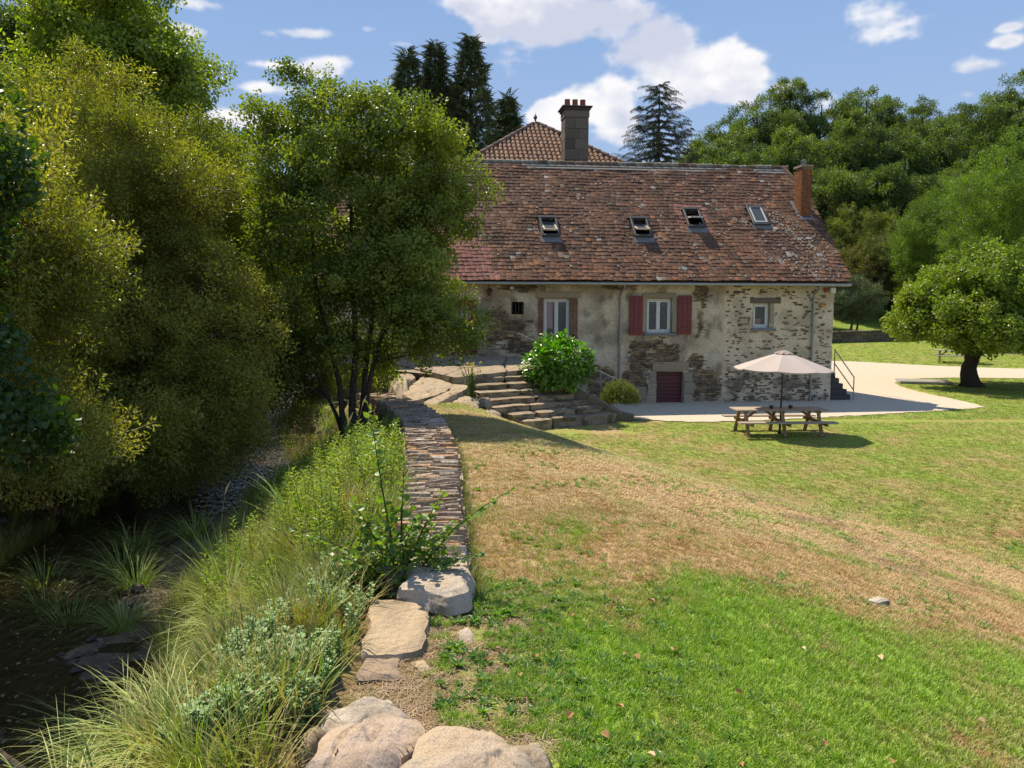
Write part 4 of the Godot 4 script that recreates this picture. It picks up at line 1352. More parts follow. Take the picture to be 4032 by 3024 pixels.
func make_stone_wall() -> void:
	var W := thing("stone_wall", "long curving dry-stone wall topped with slates set on edge", "wall")
	# core
	var core := MB.new()
	var z := -6.3
	while z > -22.3:
		var z2 := z - 0.5
		var a := [Vector3(w_left(z) + 0.04, w_top(z) - 0.1, z), Vector3(w_right(z) - 0.04, w_top(z) - 0.1, z), Vector3(w_right(z2) - 0.04, w_top(z2) - 0.1, z2), Vector3(w_left(z2) + 0.04, w_top(z2) - 0.1, z2)]
		var k := Color(0.4, 0.31, 0.23)
		core.quad(a[0], a[1], a[2], a[3], Vector3.UP, k)
		var d := Vector3(0, -2.2, 0)
		core.quad(a[0], a[3], a[3] + d, a[0] + d, Vector3.LEFT, k)
		core.quad(a[1], a[2], a[2] + d, a[1] + d, Vector3.RIGHT, k)
		if z == -6.3: core.quad(a[0], a[1], a[1] + d, a[0] + d, Vector3.BACK, k)
		z = z2
	partb("core", core, mats["schist"], W)
	# slates on edge
	var rest := MB.new()
	var count := 0
	z = -6.35
	while z > -22.2:
		var th := R.randf_range(0.022, 0.05) if R.randf() < 0.7 else R.randf_range(0.05, 0.085)
		if count > 300 or z < -12.0: th *= 1.15
		var l := w_left(z)
		var r := w_right(z)
		var tang := Vector3(w_right(z - 0.6) - w_right(z + 0.6), 0, -1.2).normalized()
		var across := Vector3(-tang.z, 0, tang.x).normalized()
		var x := l + R.randf_range(-0.03, 0.03)
		while x < r - 0.06:
			var w := minf(R.randf_range(0.1, 0.4), r - x + R.randf_range(-0.02, 0.04))
			if r - x - w < 0.12: w = r - x + R.randf_range(-0.03, 0.04)
			var k := Color(0.58, 0.46, 0.35).lerp(Color(0.37, 0.29, 0.22), R.randf())
			if R.randf() < 0.18: k = Color(0.6, 0.38, 0.22)
			if R.randf() < 0.1: k = Color(0.66, 0.58, 0.48)
			k = vary(k, 0.15)
			var bs := Basis(across, Vector3.UP, across.cross(Vector3.UP)) * Basis(Vector3.UP, R.randf_range(-0.11, 0.11)) * Basis(Vector3.RIGHT, R.randf_range(-0.35, 0.35)) * Basis(Vector3.BACK, R.randf_range(-0.1, 0.1))
			var t := Transform3D(bs, Vector3(x + w * 0.5, w_top(z) - 0.07 + R.randf_range(-0.045, 0.025), z + R.randf_range(-0.018, 0.018) + (x + w * 0.5 - (l + r) * 0.5) * across.z))
			if count < 300:
				var m := MB.new()
				m.box(Transform3D(), Vector3(w - 0.006, 0.15, th - 0.005), k, 0.007, 0.011, R)
				partb("slate", m, mats["schist"], W).transform = t
			else:
				rest.box(t, Vector3(w - 0.006, 0.15, th - 0.005), k, 0.0, 0.01, R)
			count += 1
			x += w
		z -= th + 0.004
	tag(partb("far_slates", rest, mats["schist"], W), "", "", "", "stuff")
	# coursed faces
	var face := MB.new()
	for side in 2:
		var y := 0.0
		for row in 15:
			z = -6.4
			while z > -22.0:
				var ln := R.randf_range(0.15, 0.45)
				var zc := z - ln * 0.5
				var x := w_left(zc) if side == 0 else w_right(zc)
				var yy := w_top(zc) - 0.2 - row * 0.085
				if side == 0 or yy > ground_h(x + 0.1, zc) - 0.1:
					var tang := Vector3(w_right(zc - 0.4) - w_right(zc + 0.4), 0, -0.8).normalized()
					var bs := Basis(tang.cross(Vector3.UP), Vector3.UP, -tang)
					var k := vary(Color(0.56, 0.44, 0.32).lerp(Color(0.3, 0.235, 0.18), R.randf()), 0.15)
					if side == 0 and R.randf() < 0.4: k = Color(0.4, 0.37, 0.13)
					face.box(Transform3D(bs, Vector3(x, yy, zc)), Vector3(R.randf_range(0.1, 0.17), 0.078, ln - 0.012), k, 0.0, 0.012, R)
				z -= ln
	tag(partb("face_stones", face, mats["schist"], W), "", "", "", "stuff")
	# foreground slabs and boulders
	var pale := Color(0.58, 0.49, 0.4)
	var warm := Color(0.58, 0.445, 0.3)
	one_stone("flat_slab", "thick pale slab capping the near end of the wall, dappled by the shrub", "stone slab", [-0.95, -6.65, -0.8, -6.74, -0.39, -6.66, -0.34, -6.06, -0.34, -5.79, -0.48, -5.7, -0.61, -5.81, -0.85, -5.92], 1.62, 0, 0, 0.19, 0.0, 0.03, 5.0, pale, 10, 80, 0.04)
	one_stone("flat_slab", "broad yellowish flat slab lying in front of the shrub", "stone slab", [-1.11, -5.97, -0.72, -5.94, -0.65, -5.77, -0.6, -5.41, -0.62, -5.11, -0.77, -4.98, -1.0, -5.0, -1.03, -5.33, -1.08, -5.74], 1.5, 0, 0, 0.18, 0.01, 0.012, 7.0, warm, 12, 90, 0.024)
	one_stone("flat_slab", "smaller brownish flat slab between the broad slab and the boulders", "stone slab", [-0.97, -4.99, -0.74, -5.01, -0.71, -4.84, -0.72, -4.73, -0.96, -4.69, -0.98, -4.84], 1.46, 0, 0, 0.15, 0.01, 0.02, 9.0, Color(0.4, 0.3, 0.22), 9, 64, 0.024)
	one_stone("flat_stone", "pale stone fragment sunk in the soil path", "stone", [-0.67, -4.98, -0.58, -5.0, -0.52, -4.88, -0.59, -4.85], 1.44, 0, 0, 0.1, 0.01, 0.01, 12.0, warm, 6, 30, 0.01)
	one_stone("flat_stone", "stone fragment at the lawn edge beside the broad slab", "stone", [-0.4, -5.46, -0.32, -5.57, -0.27, -5.41, -0.28, -5.29, -0.36, -5.34], 1.43, 0, 0, 0.1, 0.01, 0.01, 12.0, pale, 6, 30, 0.012)
	one_stone("flat_stone", "tiny pale stone in the dry soil beside the lawn", "stone", [-0.335, -4.95, -0.3, -4.97, -0.285, -4.89, -0.32, -4.87], 1.425, 0, 0, 0.08, 0.01, 0.01, 12.0, pale, 5, 20, 0.006)
	one_stone("boulder", "white lumpy rock behind the two big boulders", "boulder", [-1.0, -4.12, -0.93, -4.26, -0.83, -4.36, -0.72, -4.38, -0.66, -4.3, -0.6, -4.18, -0.58, -4.08, -0.62, -3.98, -0.72, -3.95, -0.85, -3.95, -0.97, -4.03], 1.55, 0, 0, 0.25, 0.07, 0.07, 5.0, Color(0.64, 0.55, 0.45), 14, 72, 0.03)
	one_stone("boulder", "big rounded pinkish boulder on the left at the bottom edge", "boulder", [-1.1, -3.2, -1.06, -3.38, -0.99, -3.54, -0.95, -3.65, -0.96, -3.73, -0.92, -3.83, -0.85, -3.92, -0.73, -3.97, -0.58, -3.97, -0.48, -3.92, -0.455, -3.83, -0.47, -3.73, -0.52, -3.62, -0.54, -3.5, -0.58, -3.3, -0.6, -3.0, -1.0, -2.95], 1.62, 0.03, 0.0, 0.5, 0.07, 0.045, 3.5, Color(0.56, 0.44, 0.35), 20, 110, 0.03)
	one_stone("boulder", "big rounded boulder on the right at the bottom edge", "boulder", [-0.56, -3.3, -0.51, -3.58, -0.48, -3.74, -0.45, -3.81, -0.41, -3.87, -0.25, -3.87, -0.14, -3.84, -0.02, -3.74, 0.05, -3.62, 0.11, -3.5, 0.14, -3.3, 0.1, -3.0, -0.5, -2.95], 1.6, -0.02, 0.0, 0.5, 0.08, 0.035, 3.5, Color(0.55, 0.445, 0.34), 20, 110, 0.03)
	one_stone("boulder", "low cracked boulder at the right of the boulder group", "boulder", [-0.02, -4.02, 0.06, -4.01, 0.16, -3.92, 0.22, -3.8, 0.21, -3.7, 0.11, -3.68, 0.05, -3.85], 1.45, 0, 0, 0.25, 0.07, 0.05, 5.0, Color(0.43, 0.35, 0.26), 10, 56, 0.025)
	one_stone("boulder", "small tan rock at the far left of the boulder group", "boulder", [-1.14, -3.9, -1.12, -4.08, -1.07, -4.14, -1.0, -4.05, -1.0, -3.9, -1.07, -3.84], 1.46, 0, 0, 0.25, 0.06, 0.04, 6.0, Color(0.43, 0.335, 0.225), 8, 44, 0.02)
	one_stone("boulder", "ochre rock between the white rock and the mint plants", "boulder", [-1.1, -4.2, -1.03, -4.34, -0.96, -4.3, -0.98, -4.14, -1.05, -4.1], 1.47, 0, 0, 0.25, 0.05, 0.04, 6.0, Color(0.43, 0.32, 0.2), 8, 44, 0.02)
	for q in [[-0.6, -3.64, 0.055, "orange stone chip lodged between the two big boulders"], [-0.63, -3.54, 0.05, "ochre stone chip lodged lowest between the boulders"], [-0.535, -3.71, 0.04, "brown stone chip at the top of the gap between boulders"]]:
		var p := []
		for i in 6:
			var a := TAU * i / 6.0
			var rr: float = q[2] * R.randf_range(0.7, 1.1)
			p.append(q[0] + cos(a) * rr)
			p.append(q[1] + sin(a) * rr)
		one_stone("stone_chip", q[3], "stone", p, 1.6, 0, 0, 0.12, 0.02, 0.02, 12.0, Color(0.42, 0.23, 0.09), 5, 26, 0.01)

func make_far() -> void:
	# low wall across the meadow
	var L := thing("field_wall", "low dark stone wall running across the far meadow", "wall")
	var a := Vector3(23.5, 0, -61.6)
	var b := Vector3(60.0, 0, -74.0)
	var d := (b - a)
	var dn := d.normalized()
	for i in 60:
		var p := a + d * (i + 0.5) / 60.0
		p.y = ground_h(p.x, p.z)
		for row in 4:
			var m := MB.new()
			m.box(Transform3D(), Vector3(d.length() / 60.0 - 0.02, 0.26 if row < 3 else 0.12, 0.5 if row < 3 else 0.58), vary(Color(0.24, 0.2, 0.155), 0.25), 0.02, 0.02, R)
			partb("stone", m, mats["schist"], L).transform = Transform3D(Basis(dn, Vector3.UP, dn.cross(Vector3.UP)), p + Vector3(0, 0.1 + row * 0.26 - (0.05 if row == 3 else 0.0), 0) + dn * (0.2 if row % 2 else 0.0))

# ---------------------------------------------------------------- garden furniture and planting
func picnic_table(label: String, at: Vector3, turn: float, length: float, frames: int, k: Color, group := "") -> Node3D:
	var t := thing("picnic_table", label, "picnic table", at, turn, group)
	for i in 5:
		var m := MB.new()
		m.box(Transform3D(), Vector3(length, 0.04, 0.138), vary(k, 0.12), 0.006, 0.002, R)
		partb("plank", m, mats["wood"], t).position = Vector3(0, 0.73, -0.3 + i * 0.15)
	for s in [-1, 1]:
		for i in 2:
			var m := MB.new()
			m.box(Transform3D(), Vector3(length + 0.12, 0.04, 0.138), vary(k, 0.12), 0.006, 0.002, R)
			partb("bench_plank", m, mats["wood"], t).position = Vector3(0, 0.43, s * (0.69 + i * 0.148))
	var kd := Color(k.r * 0.78, k.g * 0.64, k.b * 0.5)
	for f in frames:
		var x := lerpf(-length * 0.5 + 0.28, length * 0.5 - 0.28, float(f) / (frames - 1))
		for s in [-1, 1]:
			var m := MB.new()
			m.bar(Vector3(x, 0.0, s * 0.62), Vector3(x, 0.7, s * 0.28), 0.045, 0.1, kd, 0.006, Vector3.RIGHT)
			partb("leg", m, mats["wood"], t)
			var br := MB.new()
			var xi := x + (0.42 if x < 0 else -0.42)
			br.bar(Vector3(x, 0.4, s * 0.03), Vector3(xi, 0.7, s * 0.05), 0.04, 0.07, kd, 0.004)
			if s == 1: partb("brace", br, mats["wood"], t)
		var cb := MB.new()
		cb.bar(Vector3(x + 0.05, 0.37, -0.86), Vector3(x + 0.05, 0.37, 0.86), 0.045, 0.1, kd, 0.006)
		partb("cross_beam", cb, mats["wood"], t)
		var tb := MB.new()
		tb.bar(Vector3(x + 0.05, 0.67, -0.35), Vector3(x + 0.05, 0.67, 0.35), 0.045, 0.08, kd, 0.006)
		partb("top_beam", tb, mats["wood"], t)
	return t

func make_garden() -> void:
	picnic_table("wooden picnic table under the open parasol, beside the gravel path", Vector3(7.86, 0.0, -23.05), deg_to_rad(2.0), 2.7, 3, Color(0.52, 0.42, 0.34))
	picnic_table("weathered picnic table standing in the grass behind the linden tree", Vector3(27.0, ground_h(27.0, -47.5) - 0.01, -47.5), deg_to_rad(-28.0), 2.6, 2, Color(0.45, 0.4, 0.33))
	# parasol
	var P := thing("parasol", "open cream parasol with eight panels and a scalloped vent cap", "parasol", Vector3(7.92, 0.0, -23.05), 0.0)
	P.rotation = Vector3(0.0, 0.35, -0.025)
	var pole := MB.new()
	pole.tube([Vector3(0, 0.02, 0), Vector3(0, 1.1, 0)], [0.026, 0.026], 10, Color(0.03, 0.03, 0.032))
	pole.tube([Vector3(0, 1.1, 0), Vector3(0, 2.38, 0)], [0.019, 0.019], 10, Color(0.03, 0.03, 0.032))
	partb("pole", pole, mats["metal"], P)
	var bs := MB.new()
	bs.lathe([Vector2(0.06, 0.0), Vector2(0.06, 0.02), Vector2(0.035, 0.04), Vector2(0.034, 0.3), Vector2(0.0, 0.31)], 18, Vector3.ZERO, Color(0.04, 0.04, 0.042))
	partb("base", bs, mats["metal"], P)
	var cream := Color(0.45, 0.385, 0.355)
	for i in 8:
		var pan := MB.new()
		var a0 := TAU * i / 8.0
		var a1 := TAU * (i + 1) / 8.0
		var u0 := Vector3(cos(a0), 0, sin(a0))
		var u1 := Vector3(cos(a1), 0, sin(a1))
		var nr := 6
		var na := 6
		for j in nr:
			for q in na:
				var c := []
				for g in [[0, 0], [0, 1], [1, 1], [1, 0]]:
					var r := 0.1 + (1.42 - 0.1) * float(j + g[0]) / nr
					var f := float(q + g[1]) / na
					var p := u0.lerp(u1, f) * r
					var y := 2.42 - 0.5 * pow(r / 1.42, 1.12) - 0.035 * sin(PI * f) * (r / 1.42)
					c.append(p + Vector3(0, y, 0))
				pan.quad(c[0], c[1], c[2], c[3], Vector3.UP, cream)
		for q in na:
			var f0 := float(q) / na
			var f1 := float(q + 1) / na
			var p0 := u0.lerp(u1, f0) * 1.42 + Vector3(0, 1.92 - 0.035 * sin(PI * f0), 0)
			var p1 := u0.lerp(u1, f1) * 1.42 + Vector3(0, 1.92 - 0.035 * sin(PI * f1), 0)
			pan.quad(p0, p1, p1 + Vector3(0, -0.035, 0), p0 + Vector3(0, -0.035, 0), u0 + u1, cream)
		var mm := partb("panel", pan, mats["cloth"], P)
		var rib := MB.new()
		rib.bar(u0 * 0.03 + Vector3(0, 2.37, 0), u0 * 1.4 + Vector3(0, 1.9, 0), 0.014, 0.014, Color(0.03, 0.03, 0.032))
		partb("rib", rib, mats["metal"], P)
		var cap := MB.new()
		for j in 3:
			for q in 4:
				var c := []
				for g in [[0, 0], [0, 1], [1, 1], [1, 0]]:
					var r := 0.02 + 0.25 * float(j + g[0]) / 3.0
					var f := float(q + g[1]) / 4.0
					c.append(u0.lerp(u1, f) * r + Vector3(0, 2.47 - 0.09 * pow(r / 0.27, 1.5) - 0.03 * sin(PI * f) * (r / 0.27), 0))
				cap.quad(c[0], c[1], c[2], c[3], Vector3.UP, Color(0.36, 0.3, 0.255))
		partb("vent", cap, mats["cloth"], P)
	# two little pots on the table
	for q in [[7.62, -22.95, "small dark round pot left of the parasol pole on the table"], [8.2, -23.0, "small dark round pot right of the parasol pole on the table"]]:
		var b := MB.new()
		b.lathe([Vector2(0.0, 0.0), Vector2(0.04, 0.0), Vector2(0.065, 0.04), Vector2(0.06, 0.085), Vector2(0.042, 0.1), Vector2(0.036, 0.1), Vector2(0.05, 0.05), Vector2(0.0, 0.02)], 14, Vector3.ZERO, Color(0.06, 0.055, 0.06))
		var o := partb("table_pot", b, mats["metal"], self)
		o.position = Vector3(q[0], 0.751, q[1])
		tag(o, q[2], "pot", "pots on the picnic table")
	# concrete cover at the edge of the gravel
	var cs := MB.new()
	cs.box(Transform3D(Basis(Vector3.UP, -0.3), Vector3(20.1, 0.06, -38.3)), Vector3(2.3, 0.14, 1.5), Color(0.42, 0.4, 0.37), 0.02)
	tag(partb("concrete_cover", cs, mats["granite"], self), "flat grey concrete slab at the tip of the lawn under the linden", "concrete slab")
	# white pebble on the lawn
	one_stone("lawn_stone", "flat whitish stone lying alone on the slope of the lawn", "stone", [3.06, -6.6, 3.2, -6.68, 3.28, -6.6, 3.15, -6.54], ground_h(3.15, -6.62) + 0.035, 0, 0, 0.06, 0.01, 0.01, 9.0, Color(0.6, 0.54, 0.47), 5, 24, 0.01)
	# hydrangea
	var hy := thing("hydrangea", "round leafy hydrangea bush between the steps and the french window", "bush", Vector3(1.55, 0.9, -25.95))
	var T := []
	var C := PackedColorArray()
	var lf := MB.new()
	lf.leaf(Vector3.ZERO, Vector3.UP, Vector3.BACK, 0.17, 0.11, Color.WHITE, 0.16, true)
	for i in 2600:
		var d := rdir()
		var r := pow(R.randf(), 0.28)
		var p := Vector3(d.x * 1.12, d.y * 0.92, d.z * 1.05) * r
		p *= 1.0 + 0.34 * N1.get_noise_3d(d.x * 8.0, d.y * 8.0, d.z * 8.0) + (R.randf_range(0.0, 0.14) if R.randf() < 0.06 else 0.0)
		if p.y < -0.8: continue
		var dir := (d + rdir() * 0.55 + Vector3(0, -0.25, 0)).normalized()
		var up := (d * 0.8 + Vector3.UP + rdir() * 0.35).normalized()
		var x := dir.cross(up).normalized()
		T.append(Transform3D(Basis(x, dir, x.cross(dir)).scaled(Vector3.ONE * R.randf_range(0.7, 1.25)), p + Vector3(0, 0.92, 0)))
		C.append(vary(Color(0.14, 0.235, 0.028).lerp(Color(0.22, 0.33, 0.045), R.randf()), 0.2))
	multi("foliage", lf.mesh(), mats["leaf_gloss"], T, C, hy)
	var hs := MB.new()
	for i in 14:
		var d := rdir()
		d.y = absf(d.y) + 0.4
		hs.tube([Vector3(0, -0.3, 0), d.normalized() * 0.5 + Vector3(0, 0.1, 0), d.normalized() * 0.95 + Vector3(0, 0.35, 0)], [0.018, 0.013, 0.006], 5, Color(0.16, 0.12, 0.07))
	partb("stems", hs, mats["bark"], hy)
	# small fine-leaved bush at the end of the kerb
	var sb := thing("small_bush", "small round fine-leaved bush at the foot of the sloping kerb", "bush", Vector3(3.62, 0.25, -26.25))
	var T2 := []
	var C2 := PackedColorArray()
	for i in 1900:
		var d := rdir()
		d.y = absf(d.y) * 1.1 - 0.25
		var p := Vector3(d.x, d.y, d.z).normalized() * R.randf_range(0.15, 0.56)
		T2.append(Transform3D(basis_y((d + Vector3.UP * 0.4 + rdir() * 0.3).normalized(), R.randf() * TAU).scaled(Vector3.ONE * R.randf_range(0.5, 0.9)), p + Vector3(0, 0.38, 0)))
		C2.append(vary(Color(0.15, 0.19, 0.04).lerp(Color(0.3, 0.28, 0.09), R.randf() * R.randf()), 0.2))
	multi("foliage", spray("bushlet", 24, 0.042, 0.02, 0.24, 0.07), mats["leaf"], T2, C2, sb)
	# yellow flowers on the rocks
	var yf := thing("flowering_plant", "tall plant with pale yellow flowers standing by the steps", "plant", Vector3(-1.22, 0.95, -23.75))
	var ys := MB.new()
	var yl := MB.new()
	for i in 16:
		var a := R.randf() * TAU
		var tip := Vector3(cos(a) * R.randf_range(0.05, 0.42), R.randf_range(0.75, 1.28), sin(a) * R.randf_range(0.05, 0.3))
		var mid := tip * 0.5 + Vector3(0, 0.12, 0)
		ys.tube([Vector3(R.randf_range(-0.06, 0.06), 0, 0), mid, tip], [0.006, 0.005, 0.003], 4, Color(0.12, 0.17, 0.05))
		for j in 26:
			var t := R.randf_range(0.02, 0.7)
			var p := Vector3.ZERO.lerp(mid, t * 2.0) if t < 0.5 else mid.lerp(tip, t * 2.0 - 1.0)
			yl.leaf(p, (rdir() + Vector3(0, 0.3, 0)).normalized(), Vector3.UP, R.randf_range(0.05, 0.11), 0.035, vary(Color(0.1, 0.17, 0.04), 0.25))
		var fm := MB.new()
		for j in 9:
			var d := (rdir() + Vector3(0, 0.5, 0)).normalized()
			fm.leaf(Vector3.ZERO, d, Vector3.UP, 0.06, 0.045, vary(Color(0.78, 0.66, 0.12), 0.12))
		fm.lathe([Vector2(0, 0.02), Vector2(0.018, 0.012), Vector2(0.018, -0.005), Vector2(0, -0.012)], 6, Vector3.ZERO, Color(0.7, 0.5, 0.06))
		partb("flower", fm, mats["leaf_dull"], yf).position = tip
	partb("stem", ys, mats["leaf_dull"], yf)
	partb("leaves", yl, mats["leaf"], yf)

# ---------------------------------------------------------------- foliage
var sprays := {}
func spray(key: String, n: int, ll: float, lw: float, length: float, spread: float, full := false, droop := 0.0) -> ArrayMesh:
	if sprays.has(key): return sprays[key]
	var b := MB.new()
	b.tube([Vector3.ZERO, Vector3(0.02, length * 0.5, 0), Vector3(0, length, 0.02)], [length * 0.012, length * 0.009, length * 0.004], 3, Color(0.9, 0.7, 0.8), false)
	for i in n:
		var t := (i + R.randf()) / n
		var a := i * 2.4 + R.randf_range(-0.4, 0.4)
		var rad := Vector3(cos(a), 0, sin(a))
		var r := spread * (1.0 - t * 0.75) * sqrt(R.randf())
		var p := Vector3(0, length * (0.08 + 0.9 * t), 0) + rad * r + Vector3(0, r * 0.45, 0)
		var d := (rad * 0.8 + Vector3.UP * R.randf_range(-0.1, 0.9) + rdir() * 0.4 + Vector3.DOWN * droop).normalized()
		var up := (Vector3.UP * 0.5 + rdir()).normalized()
		b.leaf(p, d, up, ll * R.randf_range(0.7, 1.15), lw * R.randf_range(0.75, 1.15), vary(Color(1, 1, 1), 0.18), 0.2, full)
	sprays[key] = b.mesh()
	return sprays[key]

func crown(parent: Node, called: String, origin: Vector3, blobs: Array, n: int, m: Mesh, mt: Material, k1: Color, k2: Color, s0: float, s1: float, cl := 0.5, up := 0.35, per := 20) -> void:
	# sprays gathered in clumps, the clumps spread through the blobs of the crown
	var T := []
	var C := PackedColorArray()
	var wsum := 0.0
	var ws := []
	for b in blobs:
		var w := pow(b[3] * b[4] * b[5], 0.7)
		ws.append(w)
		wsum += w
	while T.size() < n:
		var pick := R.randf() * wsum
		var bi := 0
		while bi < blobs.size() - 1 and pick > ws[bi]:
			pick -= ws[bi]
			bi += 1
		var b: Array = blobs[bi]
		var d := rdir()
		var r := pow(R.randf(), 0.42) * (1.0 + 0.25 * N1.get_noise_3d(d.x * 6.0 + b[0] * 9.0, d.y * 6.0 + b[1] * 5.0, d.z * 6.0))
		var c := Vector3(b[0] + d.x * b[3] * r, b[1] + d.y * b[4] * r, b[2] + d.z * b[5] * r)
		var size := cl * R.randf_range(0.6, 1.25)
		if R.randf() < 0.13:
			c = Vector3(b[0], b[1], b[2]) + (c - Vector3(b[0], b[1], b[2])) * R.randf_range(1.05, 1.0 + minf(0.3, 0.4 / b[3])) + Vector3(0, minf(b[4] * 0.12, 0.2), 0)
			size *= 0.55
		var w := c + origin
		if N1.get_noise_3d(w.x * 13.0 * 0.25 / cl, w.y * 15.0 * 0.25 / cl, w.z * 13.0 * 0.25 / cl) < -0.02: continue
		var tone := clampf(0.5 + N2.get_noise_3d(w.x * 4.0, w.y * 4.0, w.z * 4.0) * 1.1 + R.randf_range(-0.3, 0.3), 0.0, 1.0)
		var kk := k1.lerp(k2, tone)
		for i in int(per * R.randf_range(0.6, 1.4)):
			var o := rdir() * pow(R.randf(), 0.5)
			var dir := (o + d * 0.7 + rdir() * 0.4 + Vector3.UP * up).normalized()
			T.append(Transform3D(basis_y(dir, R.randf() * TAU).scaled(Vector3.ONE * R.randf_range(s0, s1)), c + Vector3(o.x * size, o.y * size * 0.55, o.z * size)))
			C.append(vary(kk, 0.16))
	multi(called, m, mt, T, C, parent)

func limbs(parent: Node, stems: Array, blobs: Array, bark: Color, per := 4, called := "trunk", sides := 7) -> void:
	# stems: arrays of [Vector3 points..., base radius]
	var heads := []
	for s in stems:
		var m := MB.new()
		var pts := []
		var rad := []
		var np: int = s.size() - 1
		var r0: float = s[np]
		for i in np - 1:
			for j in 3:
				var t := j / 3.0
				var p: Vector3 = s[i].lerp(s[i + 1], t)
				p += Vector3(N3.get_noise_3d(p.x * 5.0, p.y * 5.0, 3.0), 0, N3.get_noise_3d(p.y * 5.0, p.z * 5.0, 8.0)) * minf(r0 * 1.2, 0.16)
				pts.append(p)
				var f := (i + t) / (np - 1)
				rad.append(r0 * (1.0 - 0.78 * f) * (1.45 if i == 0 and j == 0 else 1.0))
		pts.append(s[np - 1])
		rad.append(r0 * 0.18)
		m.tube(pts, rad, sides, bark)
		partb(called, m, mats["bark"], parent)
		for i in range(2, pts.size()): heads.append([pts[i], rad[i]])
	var bm := MB.new()
	for b in blobs:
		for i in per:
			var d := rdir()
			var e := Vector3(b[0] + d.x * b[3] * 0.9, b[1] + d.y * b[4] * 0.9, b[2] + d.z * b[5] * 0.9)
			var best: Array = heads[0]
			var bd := 1e9
			for h in heads:
				var dd: float = h[0].distance_to(e) + maxf(0.0, h[0].y - e.y + 0.3) * 1.5
				if dd < bd:
					bd = dd
					best = h
			var st: Vector3 = best[0]
			var mid := st.lerp(e, 0.5) + Vector3(0, 0.12 * bd, 0) + rdir() * bd * 0.07
			var rr: float = minf(best[1] * 0.55, 0.012 + bd * 0.016)
			bm.tube([st, st.lerp(mid, 0.5) + rdir() * bd * 0.03, mid, mid.lerp(e, 0.5) + rdir() * bd * 0.04, e], [rr, rr * 0.8, rr * 0.6, rr * 0.4, rr * 0.15], 5, bark, false)
			for q in 2:
				var e2 := mid.lerp(e, 0.4) + rdir() * bd * 0.3
				bm.tube([mid.lerp(e, 0.2 * q), e2], [rr * 0.35, rr * 0.1], 4, bark, false)
	partb("branches", bm, mats["bark"], parent)

